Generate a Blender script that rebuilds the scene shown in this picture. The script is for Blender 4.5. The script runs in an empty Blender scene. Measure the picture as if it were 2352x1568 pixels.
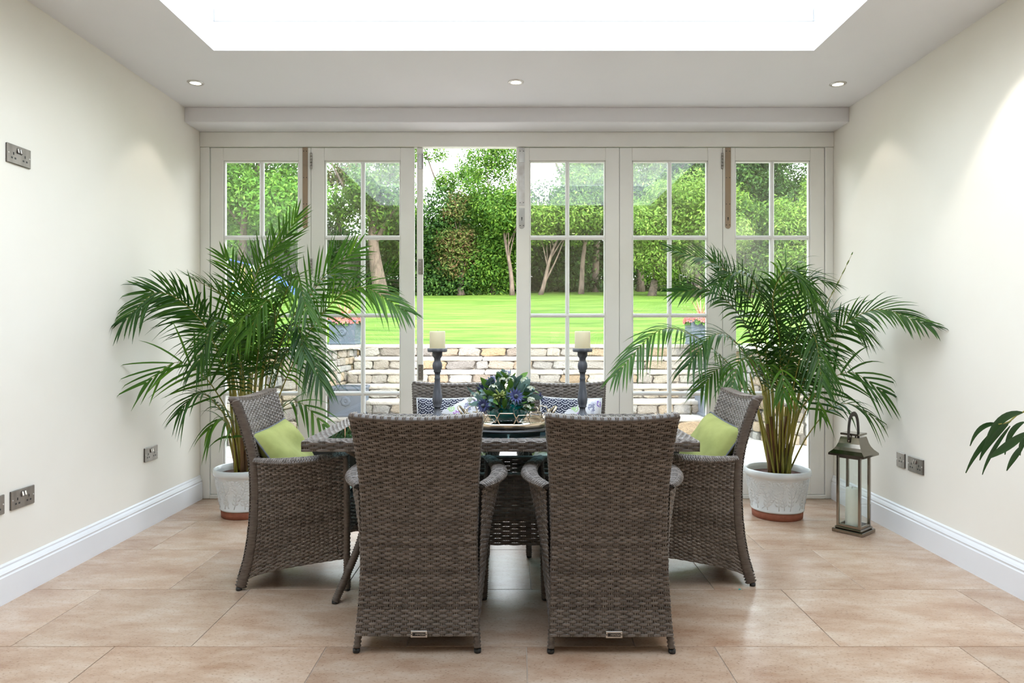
import bpy, bmesh, math, random
import numpy as np
from mathutils import Vector, Matrix, Euler

random.seed(7); rng = np.random.default_rng(11)
SC = bpy.context.scene
COL = SC.collection
PI = math.pi
FPX, VX, VY, EYE = 1568.0, 1185.0, 762.0, 1.2     # focal length and vanishing point of the photo (2352 px wide), eye height

# ---------------------------------------------------------------- camera, world, sun, exposure
cam = bpy.data.cameras.new('camera'); cam_o = bpy.data.objects.new('camera', cam); COL.objects.link(cam_o)
cam_o.location = (0, 0, EYE); cam_o.rotation_euler = (PI/2, 0, 0)
cam.sensor_width = 36.0; cam.lens = 36.0*FPX/2352.0
cam.shift_x = -9/2352.0; cam.shift_y = -22/2352.0
cam.clip_start = 0.05; cam.clip_end = 400
SC.camera = cam_o

SC.view_settings.view_transform = 'Standard'; SC.view_settings.look = 'None'
SC.view_settings.gamma = 1.0; SC.view_settings.use_curve_mapping = False
SC.view_settings.exposure = 0.14
SKY, SUN_E = 6.9, 4.6
W = bpy.data.worlds.new('hazy_sky'); SC.world = W; W.use_nodes = True
nt = W.node_tree; bg = nt.nodes['Background']
tc = nt.nodes.new('ShaderNodeTexCoord'); sx = nt.nodes.new('ShaderNodeSeparateXYZ'); rp = nt.nodes.new('ShaderNodeValToRGB')
nt.links.new(tc.outputs['Generated'], sx.inputs[0]); nt.links.new(sx.outputs['Z'], rp.inputs[0])
rp.color_ramp.elements[0].position = 0.0; rp.color_ramp.elements[0].color = (.97, .985, 1.0, 1)
rp.color_ramp.elements[1].position = 1.0; rp.color_ramp.elements[1].color = (.715, .83, 1.0, 1)
nt.links.new(rp.outputs[0], bg.inputs[0]); bg.inputs[1].default_value = SKY

sl = bpy.data.lights.new('sun', 'SUN'); sl.energy = SUN_E; sl.angle = math.radians(1.2); sl.color = (1.0, .95, .84)
so = bpy.data.objects.new('sun', sl); COL.objects.link(so)
# light travels away from the house, from behind the camera's right shoulder, 34 degrees high
_az, _el = math.radians(35), math.radians(34.3)
sdir = Vector((-math.sin(_az)*math.cos(_el), math.cos(_az)*math.cos(_el), -math.sin(_el)))
so.rotation_euler = sdir.to_track_quat('-Z', 'Y').to_euler()
SPOT_W = 14.0
SC.cycles.max_bounces = 9; SC.cycles.caustics_reflective = False; SC.cycles.caustics_refractive = False

# ---------------------------------------------------------------- materials
def _new(name):
    m = bpy.data.materials.new(name); m.use_nodes = True
    return m, m.node_tree, m.node_tree.nodes['Principled BSDF']

def mat(name, c, rough=.5, metal=0.0, c2=None, scale=20.0, bump=0.0, bscale=None, coat=0.0, spec=None, detail=4.0, stretch=None, dist=.02, contrast=(.35, .65)):
    """Principled with a noise-mixed colour and noise relief in object space."""
    m, t, b = _new(name)
    b.inputs['Roughness'].default_value = rough; b.inputs['Metallic'].default_value = metal
    if spec is not None: b.inputs['Specular IOR Level'].default_value = spec
    if coat: b.inputs['Coat Weight'].default_value = coat; b.inputs['Coat Roughness'].default_value = .08
    co = t.nodes.new('ShaderNodeTexCoord'); src = co.outputs['Object']
    if stretch:
        mp = t.nodes.new('ShaderNodeMapping'); mp.inputs['Scale'].default_value = stretch
        t.links.new(src, mp.inputs[0]); src = mp.outputs[0]
    n = t.nodes.new('ShaderNodeTexNoise'); n.inputs['Scale'].default_value = scale; n.inputs['Detail'].default_value = detail
    t.links.new(src, n.inputs['Vector'])
    r = t.nodes.new('ShaderNodeValToRGB'); e = r.color_ramp.elements
    c2 = c2 or tuple(min(1, x*.88) for x in c)
    e[0].position, e[1].position = contrast
    e[0].color = (*c, 1); e[1].color = (*c2, 1)
    t.links.new(n.outputs['Fac'], r.inputs[0]); t.links.new(r.outputs[0], b.inputs['Base Color'])
    if bump:
        n2 = t.nodes.new('ShaderNodeTexNoise'); n2.inputs['Scale'].default_value = bscale or scale*3; n2.inputs['Detail'].default_value = 3
        t.links.new(src, n2.inputs['Vector'])
        bp = t.nodes.new('ShaderNodeBump'); bp.inputs['Strength'].default_value = bump; bp.inputs['Distance'].default_value = dist
        t.links.new(n2.outputs['Fac'], bp.inputs['Height']); t.links.new(bp.outputs[0], b.inputs['Normal'])
    return m

def mat_island(name, cols, rough=.5, transl=0.0, spec=.3, bump=0.0, bscale=60, noise=0.0, byobj=False):
    """Colour picked per mesh island (or per object) from a ramp; translucency for leaves."""
    m, t, b = _new(name)
    b.inputs['Roughness'].default_value = rough; b.inputs['Specular IOR Level'].default_value = spec
    if byobj:
        g = t.nodes.new('ShaderNodeObjectInfo'); fac = g.outputs['Random']
    else:
        g = t.nodes.new('ShaderNodeNewGeometry'); fac = g.outputs['Random Per Island']
    r = t.nodes.new('ShaderNodeValToRGB')
    while len(r.color_ramp.elements) < len(cols): r.color_ramp.elements.new(.5)
    for i, c in enumerate(cols):
        r.color_ramp.elements[i].position = i/(len(cols)-1); r.color_ramp.elements[i].color = (*c, 1)
    t.links.new(fac, r.inputs[0]); out = r.outputs[0]
    co = t.nodes.new('ShaderNodeTexCoord')
    if noise:
        n = t.nodes.new('ShaderNodeTexNoise'); n.inputs['Scale'].default_value = noise; n.inputs['Detail'].default_value = 5
        t.links.new(co.outputs['Object'], n.inputs['Vector'])
        mr = t.nodes.new('ShaderNodeMapRange'); mr.inputs[1].default_value = .3; mr.inputs[2].default_value = .7
        mr.inputs[3].default_value = .72; mr.inputs[4].default_value = 1.12
        t.links.new(n.outputs['Fac'], mr.inputs[0])
        mx = t.nodes.new('ShaderNodeVectorMath'); mx.operation = 'SCALE'
        t.links.new(out, mx.inputs[0]); t.links.new(mr.outputs[0], mx.inputs['Scale']); out = mx.outputs[0]
    t.links.new(out, b.inputs['Base Color'])
    if bump:
        n2 = t.nodes.new('ShaderNodeTexNoise'); n2.inputs['Scale'].default_value = bscale; n2.inputs['Detail'].default_value = 6
        t.links.new(co.outputs['Object'], n2.inputs['Vector'])
        bp = t.nodes.new('ShaderNodeBump'); bp.inputs['Strength'].default_value = bump; bp.inputs['Distance'].default_value = .03
        t.links.new(n2.outputs['Fac'], bp.inputs['Height']); t.links.new(bp.outputs[0], b.inputs['Normal'])
    if transl:
        tr = t.nodes.new('ShaderNodeBsdfTranslucent'); t.links.new(out, tr.inputs['Color'])
        mxs = t.nodes.new('ShaderNodeMixShader'); mxs.inputs[0].default_value = transl
        o = t.nodes['Material Output']
        t.links.new(b.outputs[0], mxs.inputs[1]); t.links.new(tr.outputs[0], mxs.inputs[2]); t.links.new(mxs.outputs[0], o.inputs['Surface'])
    return m

def mat_glass(name, tint=(1, 1, 1), f0=.045, rough=0.0):
    """Thin pane: clear transmission plus a Schlick mirror reflection."""
    m, t, b = _new(name); t.nodes.remove(b)
    g = t.nodes.new('ShaderNodeNewGeometry'); d = t.nodes.new('ShaderNodeVectorMath'); d.operation = 'DOT_PRODUCT'
    t.links.new(g.outputs['Normal'], d.inputs[0]); t.links.new(g.outputs['Incoming'], d.inputs[1])
    def M(op, a, bb):
        n = t.nodes.new('ShaderNodeMath'); n.operation = op
        for i, v in enumerate((a, bb)):
            if v is None: continue
            if isinstance(v, (int, float)): n.inputs[i].default_value = v
            else: t.links.new(v, n.inputs[i])
        return n.outputs[0]
    c = M('ABSOLUTE', d.outputs['Value'], None); k = M('POWER', M('SUBTRACT', 1.0, c), 5.0)
    F = M('ADD', M('MULTIPLY', k, 1-f0), f0)
    tr = t.nodes.new('ShaderNodeBsdfTransparent'); tr.inputs[0].default_value = (*tint, 1)
    gl = t.nodes.new('ShaderNodeBsdfGlossy'); gl.inputs['Roughness'].default_value = rough
    # faint surface streaks in the reflection
    n = t.nodes.new('ShaderNodeTexNoise'); n.inputs['Scale'].default_value = 3.0
    mr = t.nodes.new('ShaderNodeMapRange'); mr.inputs[3].default_value = .94; mr.inputs[4].default_value = 1.0
    t.links.new(n.outputs['Fac'], mr.inputs[0]); t.links.new(mr.outputs[0], gl.inputs['Color'])
    mx = t.nodes.new('ShaderNodeMixShader')
    t.links.new(F, mx.inputs[0]); t.links.new(tr.outputs[0], mx.inputs[1]); t.links.new(gl.outputs[0], mx.inputs[2])
    t.links.new(mx.outputs[0], t.nodes['Material Output'].inputs['Surface'])
    return m

def mat_emit(name, c, s):
    m, t, b = _new(name)
    b.inputs['Base Color'].default_value = (*c, 1); b.inputs['Emission Color'].default_value = (*c, 1); b.inputs['Emission Strength'].default_value = s
    return m

M = {}
M['wall']    = mat('wall_paint', (.87, .835, .765), .75, c2=(.86, .82, .745), scale=3, bump=.05, bscale=160, dist=.002)
M['ceiling'] = mat('ceiling_paint', (.80, .79, .81), .8, c2=(.785, .775, .795), scale=2, bump=.04, bscale=140, dist=.002)
M['trimw']   = mat('white_gloss_paint', (.82, .83, .86), .35, c2=(.80, .81, .84), scale=4)
M['door']    = mat('offwhite_door_paint', (.84, .83, .795), .42, c2=(.82, .805, .765), scale=5, bump=.03, bscale=90, dist=.001)
M['bar']     = mat('white_bar_paint', (.83, .83, .82), .4, c2=(.8, .8, .79), scale=6)
M['glass']   = mat_glass('window_glass', (.97, .99, .98), .10)
M['lampglass'] = mat_glass('lantern_glass', (.975, .995, .99), .05)
M['tableglass'] = mat_glass('table_glass', (.42, .56, .58), .06)
M['brass']   = mat('aged_bronze_plate', (.36, .27, .18), .38, .85, c2=(.30, .24, .19), scale=9, stretch=(1, 1, .25))
M['steel']   = mat('brushed_steel', (.42, .40, .38), .3, .95, c2=(.34, .33, .31), scale=30, stretch=(1, 1, .2))
M['scuff']   = mat('scuffed_paint_metal', (.72, .72, .72), .4, .2, c2=(.5, .47, .45), scale=14)
M['nickel']  = mat('dark_nickel', (.33, .30, .27), .22, 1.0, c2=(.27, .25, .22), scale=6)
M['lantern'] = mat('polished_nickel', (.36, .325, .28), .13, 1.0, c2=(.31, .28, .24), scale=4)
M['black']   = mat('black_plastic', (.012, .012, .013), .4, c2=(.02, .02, .02), scale=30)
M['socket']  = mat('brushed_nickel_plate', (.30, .275, .25), .32, .9, c2=(.22, .20, .18), scale=30, stretch=(1, 1, .2))
M['leather'] = mat('dark_leather', (.035, .028, .024), .45, c2=(.05, .04, .035), scale=60, bump=.2, bscale=200, dist=.002)
M['wick_h']  = mat_island('rattan_strand', [(.112, .090, .076), (.180, .150, .130), (.245, .210, .187), (.150, .124, .106)], .34, spec=.55, noise=25)
M['wick_v']  = mat_island('rattan_upright', [(.21, .172, .145), (.29, .245, .21)], .38, spec=.5, noise=25)
M['wick_d']  = mat('dark_weave_core', (.016, .012, .010), .7, c2=(.024, .018, .015), scale=60)  # near-black for the cores, putting shade into the gaps between strands
M['wrap']    = mat('rattan_wrap', (.165, .135, .115), .42, c2=(.105, .083, .068), scale=30, spec=.45, stretch=(1, 1, 6))
M['pewter']  = mat('plate_metal', (.66, .63, .60), .28, .9, c2=(.58, .55, .53), scale=40)
M['green']   = mat('lime_velvet', (.33, .345, .105), .85, c2=(.27, .29, .08), scale=14, bump=.25, bscale=10, dist=.012)
M['piping']  = mat('grey_linen', (.13, .135, .15), .85, c2=(.10, .105, .12), scale=80, bump=.2, bscale=400, dist=.002)
M['seatcush'] = mat('cream_leaf_print', (.72, .71, .60), .85, c2=(.28, .35, .13), scale=9, detail=1.5, contrast=(.50, .58))
M['candle']  = mat('ivory_wax', (.80, .71, .48), .55, c2=(.78, .68, .44), scale=5)
M['candlew'] = mat('white_wax', (.80, .80, .70), .5, c2=(.77, .77, .66), scale=5)
M['greywood'] = mat('grey_painted_wood', (.085, .088, .105), .55, c2=(.20, .20, .225), scale=7, stretch=(6, 6, .8), bump=.2, bscale=40, dist=.003, contrast=(.45, .75))
M['teal']    = mat('teal_glaze', (.006, .225, .215), .09, c2=(.004, .15, .15), scale=9, coat=.6)
M['gold']    = mat('champagne_metal', (.72, .60, .46), .16, 1.0, c2=(.66, .56, .44), scale=5)
M['mirror']  = mat('tray_mirror', (.75, .76, .76), .03, 1.0, c2=(.72, .73, .74), scale=3)
M['darkglass'] = mat('smoked_glass', (.012, .014, .018), .05, c2=(.016, .018, .022), scale=3, coat=.5)
M['potwhite'] = mat('white_glaze', (.72, .75, .765), .25, c2=(.66, .70, .72), scale=12, coat=.35)
M['terra']   = mat('terracotta', (.30, .095, .05), .8, c2=(.24, .075, .04), scale=25, bump=.15)
M['soil']    = mat('potting_soil', (.10, .035, .02), .95, c2=(.05, .02, .012), scale=50, bump=.8, bscale=70)
M['palm']    = mat_island('palm_leaf', [(.026, .085, .008), (.055, .15, .010), (.042, .12, .012), (.115, .245, .016)], .40, .36, spec=.32)
M['palm2']   = mat_island('palm_leaf_dark', [(.018, .066, .012), (.036, .105, .014), (.062, .15, .016)], .38, .32, spec=.35)
M['stem']    = mat('palm_cane', (.34, .28, .045), .45, c2=(.19, .19, .03), scale=16, stretch=(1, 1, .35))
M['sheath']  = mat('dry_sheath', (.20, .10, .035), .7, c2=(.10, .05, .02), scale=25, stretch=(1, 1, .2))
M['ficus']   = mat_island('ficus_leaf', [(.012, .04, .015), (.025, .075, .02), (.035, .1, .015)], .3, .15, spec=.5)
M['euca']    = mat_island('eucalyptus', [(.14, .24, .215), (.24, .36, .33), (.09, .16, .14)], .55, .15, byobj=True)
M['leafg']   = mat_island('bouquet_green', [(.05, .13, .02), (.10, .22, .03), (.16, .30, .05)], .5, .2, byobj=True)
M['blossom'] = mat_island('white_petal', [(.75, .78, .60), (.82, .82, .74), (.70, .75, .45)], .6, .25)
M['thistle'] = mat_island('thistle_bract', [(.06, .07, .19), (.11, .12, .30), (.05, .07, .13)], .6)
M['thcone']  = mat('thistle_cone', (.06, .09, .08), .7, c2=(.14, .14, .20), scale=120)
M['berry']   = mat_island('green_bud', [(.22, .32, .06), (.42, .44, .16), (.16, .26, .05)], .55)
M['planter'] = mat('lead_grey_planter', (.075, .095, .125), .5, c2=(.06, .078, .105), scale=5, bump=.05)
M['pinkfl']  = mat_island('begonia_petal', [(.48, .10, .10), (.60, .20, .17), (.52, .13, .18), (.62, .24, .13), (.32, .05, .06)], .6, .2)
M['spike']   = mat_island('cordyline_leaf', [(.42, .17, .12), (.50, .26, .18), (.30, .12, .08)], .5, .2)
M['bark']    = mat('tree_bark', (.13, .095, .07), .9, c2=(.065, .048, .036), scale=9, bump=.7, bscale=24, dist=.05, stretch=(1, 1, .3))
M['barkp']   = mat('pale_bark', (.20, .145, .11), .9, c2=(.10, .07, .055), scale=8, bump=.6, bscale=24, dist=.05, stretch=(1, 1, .35))
M['mortar']  = mat('lime_mortar', (.50, .45, .40), .95, c2=(.39, .35, .31), scale=18, bump=.4, bscale=60)
M['stone']   = mat_island('garden_stone', [(.48, .42, .34), (.42, .39, .36), (.50, .37, .23), (.36, .35, .335), (.55, .51, .44), (.48, .34, .20), (.27, .255, .24)], .9, spec=.2, bump=.9, bscale=22, noise=9, byobj=True)
M['slab']    = mat_island('sandstone_slab', [(.38, .335, .285), (.44, .395, .34), (.41, .37, .325)], .85, spec=.2, bump=.35, bscale=30, noise=6, byobj=True)
M['swing']   = mat('white_tube', (.75, .76, .78), .4, scale=4)
M['swy']     = mat('yellow_tube', (.75, .55, .06), .4, scale=4)
M['swg']     = mat('teal_plastic', (.02, .42, .38), .4, scale=4)
M['swb']     = mat('blue_plastic', (.06, .12, .55), .4, scale=4)
M['bulb']    = mat_emit('lamp_bulb', (1.0, .90, .70), 8.0)

def mat_tile():
    m, t, b = _new('limestone_tile')
    co = t.nodes.new('ShaderNodeTexCoord'); oi = t.nodes.new('ShaderNodeObjectInfo')
    off = t.nodes.new('ShaderNodeVectorMath'); off.operation = 'SCALE'
    cmb = t.nodes.new('ShaderNodeCombineXYZ'); t.links.new(oi.outputs['Random'], cmb.inputs[0]); t.links.new(oi.outputs['Random'], cmb.inputs[1])
    t.links.new(cmb.outputs[0], off.inputs[0]); off.inputs['Scale'].default_value = 37
    add = t.nodes.new('ShaderNodeVectorMath'); t.links.new(co.outputs['Object'], add.inputs[0]); t.links.new(off.outputs[0], add.inputs[1])
    mp = t.nodes.new('ShaderNodeMapping'); mp.inputs['Scale'].default_value = (1, 2.2, 1); mp.inputs['Rotation'].default_value = (0, 0, .35)
    t.links.new(add.outputs[0], mp.inputs[0])
    n1 = t.nodes.new('ShaderNodeTexNoise'); n1.inputs['Scale'].default_value = 2.6; n1.inputs['Detail'].default_value = 9; n1.inputs['Roughness'].default_value = .65
    t.links.new(mp.outputs[0], n1.inputs['Vector'])
    r1 = t.nodes.new('ShaderNodeValToRGB'); e = r1.color_ramp.elements
    e[0].position = .33; e[0].color = (.37, .225, .145, 1); e[1].position = .70; e[1].color = (.57, .455, .36, 1)
    x = e.new(.5); x.color = (.475, .335, .24, 1)
    t.links.new(n1.outputs['Fac'], r1.inputs[0])
    # fine speckle pits
    mp2 = t.nodes.new('ShaderNodeMapping'); mp2.inputs['Scale'].default_value = (85, 150, 85); mp2.inputs['Rotation'].default_value = (0, 0, .2)
    t.links.new(add.outputs[0], mp2.inputs[0])
    n2 = t.nodes.new('ShaderNodeTexNoise'); n2.inputs['Scale'].default_value = 1.0; n2.inputs['Detail'].default_value = 3; t.links.new(mp2.outputs[0], n2.inputs['Vector'])
    r2 = t.nodes.new('ShaderNodeValToRGB'); r2.color_ramp.elements[0].position = .30; r2.color_ramp.elements[0].color = (.50, .42, .37, 1)
    r2.color_ramp.elements[1].position = .43; r2.color_ramp.elements[1].color = (1, 1, 1, 1)
    t.links.new(n2.outputs['Fac'], r2.inputs[0])
    mx = t.nodes.new('ShaderNodeMix'); mx.data_type = 'RGBA'; mx.blend_type = 'MULTIPLY'; mx.inputs['Factor'].default_value = .65
    t.links.new(r1.outputs[0], mx.inputs['A']); t.links.new(r2.outputs[0], mx.inputs['B'])
    mr = t.nodes.new('ShaderNodeMapRange'); mr.inputs[3].default_value = .92; mr.inputs[4].default_value = 1.08; t.links.new(oi.outputs['Random'], mr.inputs[0])
    sc = t.nodes.new('ShaderNodeVectorMath'); sc.operation = 'SCALE'; t.links.new(mx.outputs['Result'], sc.inputs[0]); t.links.new(mr.outputs[0], sc.inputs['Scale'])
    t.links.new(sc.outputs[0], b.inputs['Base Color'])
    b.inputs['Roughness'].default_value = .24; b.inputs['Specular IOR Level'].default_value = .45
    bp = t.nodes.new('ShaderNodeBump'); bp.inputs['Strength'].default_value = .12; bp.inputs['Distance'].default_value = .003
    t.links.new(r2.outputs[0], bp.inputs['Height']); t.links.new(bp.outputs[0], b.inputs['Normal'])
    return m
M['tile'] = mat_tile()
M['grout'] = mat('tile_grout', (.50, .40, .32), .9, c2=(.43, .34, .27), scale=20)

def mat_lawn():
    m, t, b = _new('lawn_turf')
    co = t.nodes.new('ShaderNodeTexCoord')
    mp = t.nodes.new('ShaderNodeMapping'); mp.inputs['Scale'].default_value = (.5, 2.4, 1); t.links.new(co.outputs['Object'], mp.inputs[0])
    n = t.nodes.new('ShaderNodeTexNoise'); n.inputs['Scale'].default_value = 1.0; n.inputs['Detail'].default_value = 8; n.inputs['Roughness'].default_value = .7
    t.links.new(mp.outputs[0], n.inputs['Vector'])
    r = t.nodes.new('ShaderNodeValToRGB'); e = r.color_ramp.elements
    e[0].position = .36; e[0].color = (.040, .100, .007, 1); e[1].position = .64; e[1].color = (.150, .225, .036, 1)
    t.links.new(n.outputs['Fac'], r.inputs[0]); t.links.new(r.outputs[0], b.inputs['Base Color'])
    b.inputs['Roughness'].default_value = .9; b.inputs['Specular IOR Level'].default_value = .1
    n2 = t.nodes.new('ShaderNodeTexNoise'); n2.inputs['Scale'].default_value = 40; t.links.new(co.outputs['Object'], n2.inputs['Vector'])
    bp = t.nodes.new('ShaderNodeBump'); bp.inputs['Strength'].default_value = .6; bp.inputs['Distance'].default_value = .03
    t.links.new(n2.outputs['Fac'], bp.inputs['Height']); t.links.new(bp.outputs[0], b.inputs['Normal'])
    return m
M['lawn'] = mat_lawn()
M['blade'] = mat_island('grass_blade', [(.062, .14, .010), (.125, .215, .02), (.20, .27, .05)], .7, .3, spec=.1)

def mat_scallop():
    """White cotton with a navy overlapping-scale print in one corner and small mauve and green motifs."""
    m, t, b = _new('scallop_print'); b.inputs['Roughness'].default_value = .85
    co = t.nodes.new('ShaderNodeTexCoord'); sp = t.nodes.new('ShaderNodeSeparateXYZ'); t.links.new(co.outputs['Object'], sp.inputs[0])
    def m2(op, a, bb=None, cc=None):
        n = t.nodes.new('ShaderNodeMath'); n.operation = op
        for i, v in enumerate((a, bb, cc)):
            if v is None: continue
            if isinstance(v, (int, float)): n.inputs[i].default_value = v
            else: t.links.new(v, n.inputs[i])
        return n.outputs[0]
    X, Z = sp.outputs['X'], sp.outputs['Z']
    def scales(sz, rh):
        row = m2('FLOOR', m2('DIVIDE', Z, rh))
        best = None
        for k in (0, 1, 2):                       # circle centred above the row line; upper rows lie over lower ones
            rr = m2('ADD', row, float(k)); off = m2('MULTIPLY', m2('MODULO', m2('ABSOLUTE', rr), 2.0), .5)
            fx = m2('SUBTRACT', m2('FRACT', m2('ADD', m2('DIVIDE', X, sz), off)), .5)
            dz = m2('DIVIDE', m2('SUBTRACT', Z, m2('MULTIPLY', rr, rh)), sz)
            d = m2('SQRT', m2('ADD', m2('MULTIPLY', fx, fx), m2('MULTIPLY', dz, dz)))
            ring = m2('GREATER_THAN', m2('FRACT', m2('MULTIPLY', d, 5.6)), .27)
            if best is None: best = ring
            else:
                inside = m2('LESS_THAN', d, .5)
                best = m2('ADD', m2('MULTIPLY', inside, ring), m2('MULTIPLY', m2('SUBTRACT', 1.0, inside), best))
        return best
    navy = scales(.072, .018)
    n = t.nodes.new('ShaderNodeTexNoise'); n.inputs['Scale'].default_value = 14; t.links.new(co.outputs['Object'], n.inputs['Vector'])
    edge = m2('ADD', m2('SUBTRACT', m2('MULTIPLY', Z, 1.0), m2('MULTIPLY', X, .62)), m2('MULTIPLY', m2('SUBTRACT', n.outputs['Fac'], .5), .07))
    region = m2('GREATER_THAN', edge, .085)
    wash = m2('MULTIPLY', m2('GREATER_THAN', n.outputs['Fac'], .60), m2('LESS_THAN', Z, .15))
    def spot(x0, z0, r):
        a = m2('SUBTRACT', X, x0); c = m2('SUBTRACT', Z, z0)
        d = m2('SQRT', m2('ADD', m2('MULTIPLY', a, a), m2('MULTIPLY', c, c)))
        n3 = t.nodes.new('ShaderNodeTexNoise'); n3.inputs['Scale'].default_value = 75; t.links.new(co.outputs['Object'], n3.inputs['Vector'])
        return m2('MULTIPLY', m2('LESS_THAN', d, r), m2('GREATER_THAN', n3.outputs['Fac'], .47))
    def over(base, fac, col):
        mx = t.nodes.new('ShaderNodeMix'); mx.data_type = 'RGBA'
        t.links.new(fac, mx.inputs['Factor'])
        if isinstance(base, tuple): mx.inputs['A'].default_value = (*base, 1)
        else: t.links.new(base, mx.inputs['A'])
        mx.inputs['B'].default_value = (*col, 1); return mx.outputs['Result']
    c = over((.80, .79, .83), m2('MULTIPLY', wash, .5), (.45, .45, .58))
    c = over(c, spot(.02, .095, .022), (.52, .72, .38)); c = over(c, spot(.055, .055, .026), (.50, .22, .60))
    c = over(c, spot(.12, .105, .025), (.30, .30, .42)); c = over(c, spot(.165, .13, .02), (.28, .16, .55))
    c = over(c, m2('MULTIPLY', region, navy), (.020, .024, .05))
    t.links.new(c, b.inputs['Base Color'])
    return m
M['scallop'] = mat_scallop()

# ---------------------------------------------------------------- mesh helpers
class MB:
    def __init__(s): s.v = []; s.q = []; s.t = []; s.n = 0
    def add(s, V, Q=None, T=None):
        V = np.asarray(V, float).reshape(-1, 3)
        if Q is not None and len(Q): s.q.append(np.asarray(Q, int)+s.n)
        if T is not None and len(T): s.t.append(np.asarray(T, int)+s.n)
        s.v.append(V); s.n += len(V); return s
    def mesh(s, name, smooth=True):
        V = np.concatenate(s.v) if s.v else np.zeros((0, 3))
        q = np.concatenate(s.q) if s.q else np.zeros((0, 4), int); t = np.concatenate(s.t) if s.t else np.zeros((0, 3), int)
        me = bpy.data.meshes.new(name); me.vertices.add(len(V)); me.vertices.foreach_set('co', V.astype(np.float32).ravel())
        nl = q.size+t.size; me.loops.add(nl); me.loops.foreach_set('vertex_index', np.concatenate([q.ravel(), t.ravel()]).astype(np.int32))
        st = np.concatenate([np.arange(len(q))*4, len(q)*4+np.arange(len(t))*3]).astype(np.int32)
        me.polygons.add(len(st)); me.polygons.foreach_set('loop_start', st)
        me.polygons.foreach_set('use_smooth', np.full(len(st), bool(smooth)))
        me.update(calc_edges=True); me.validate()
        return me

def link(name, me, material=None, parent=None, loc=None, rot=None, scale=None, kind=None, label=None):
    o = bpy.data.objects.new(name, me); COL.objects.link(o)
    if material is not None and me is not None and len(me.materials) == 0: me.materials.append(material)
    if parent is not None: o.parent = parent
    if loc is not None: o.location = loc
    if rot is not None: o.rotation_euler = rot
    if scale is not None: o.scale = scale
    if kind: o['kind'] = kind
    if label: o['label'] = label
    return o
def build(mb, name, material, parent=None, smooth=True, **k):
    return link(name, mb.mesh(name, smooth), material, parent, **k)
def tag(o, label, cat, group=None):
    o['label'] = label; o['category'] = cat
    if group: o['group'] = group
    return o
def empty(name, loc=(0, 0, 0), rz=0.0, rot=None):
    o = bpy.data.objects.new(name, None); COL.objects.link(o); o.location = loc; o.empty_display_size = .1
    o.rotation_euler = rot if rot is not None else (0, 0, rz)
    return o
def thing(name, label, cat, loc=(0, 0, 0), rz=0.0, group=None, rot=None): return tag(empty(name, loc, rz, rot), label, cat, group)
def dup(root, loc, rot=None, label=None, group=None):
    r = root.copy(); COL.objects.link(r); r.location = loc
    if rot is not None: r.rotation_euler = rot
    if label: r['label'] = label
    if group: r['group'] = group
    for ch in list(root.children):
        c = ch.copy(); COL.objects.link(c); c.parent = r
        for g in list(ch.children):
            d = g.copy(); COL.objects.link(d); d.parent = c
    return r
def P(x, y, Y): return Vector(((x-VX)*Y/FPX, Y, EYE-(y-VY)*Y/FPX))   # real point at depth Y seen at (x, y) in the photo

def _boxgeo():
    idx = {}; V = []
    S = [(a, b, c) for a in (-1, 1) for b in (-1, 1) for c in (-1, 1)]
    for s in S:
        for ax in range(3): idx[(s, ax)] = len(V); V.append((s, ax))
    F4, F3 = [], []
    for ax in range(3):
        b, c = (ax+1) % 3, (ax+2) % 3
        for sg in (-1, 1):
            q = []
            for sb, sc_ in ((-1, -1), (1, -1), (1, 1), (-1, 1)):
                s = [0, 0, 0]; s[ax] = sg; s[b] = sb; s[c] = sc_; q.append(idx[(tuple(s), ax)])
            F4.append(q if sg > 0 else q[::-1])
    for ax in range(3):
        b, c = (ax+1) % 3, (ax+2) % 3
        for sb in (-1, 1):
            for sc_ in (-1, 1):
                s0 = [0, 0, 0]; s0[b] = sb; s0[c] = sc_; s1 = list(s0); s0[ax] = -1; s1[ax] = 1
                q = [idx[(tuple(s0), b)], idx[(tuple(s1), b)], idx[(tuple(s1), c)], idx[(tuple(s0), c)]]
                F4.append(q if sb*sc_ < 0 else q[::-1])
    for s in S:
        t = [idx[(s, 0)], idx[(s, 1)], idx[(s, 2)]]
        F3.append(t if s[0]*s[1]*s[2] > 0 else t[::-1])
    return V, np.array(F4), np.array(F3)
_BV, _BQ, _BT = _boxgeo()
def box(mb, x0, x1, y0, y1, z0, z1, ch=.002, mtx=None):
    h = np.array([(x1-x0)/2, (y1-y0)/2, (z1-z0)/2]); c = np.array([(x0+x1)/2, (y0+y1)/2, (z0+z1)/2]); ch = min(ch, *(h*.9))
    V = np.array([[s[i]*(h[i]-(0 if i == ax else ch)) for i in range(3)] for s, ax in _BV])+c
    if mtx is not None: V = np.array([mtx @ Vector(v) for v in V])
    mb.add(V, _BQ, _BT); return mb
def bx(name, dims, material, parent=None, ch=.002, **k):
    m = MB(); box(m, *dims, ch=ch); return build(m, name, material, parent, smooth=False, **k)

def lathe(mb, prof, n=32, c=(0, 0, 0), wob=None):
    a = np.linspace(0, 2*PI, n, endpoint=False); R = np.array(prof, float); k = len(R)
    f = np.ones(n) if wob is None else wob(a)
    V = np.stack([R[:, :1]*np.cos(a)*f+c[0], R[:, :1]*np.sin(a)*f+c[1], np.repeat(R[:, 1:2], n, 1)+c[2]], -1).reshape(-1, 3)
    i, j = np.meshgrid(np.arange(k-1), np.arange(n), indexing='ij'); j2 = (j+1) % n
    Q = np.stack([i*n+j, i*n+j2, (i+1)*n+j2, (i+1)*n+j], -1).reshape(-1, 4)
    mb.add(V, Q); return mb

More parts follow.
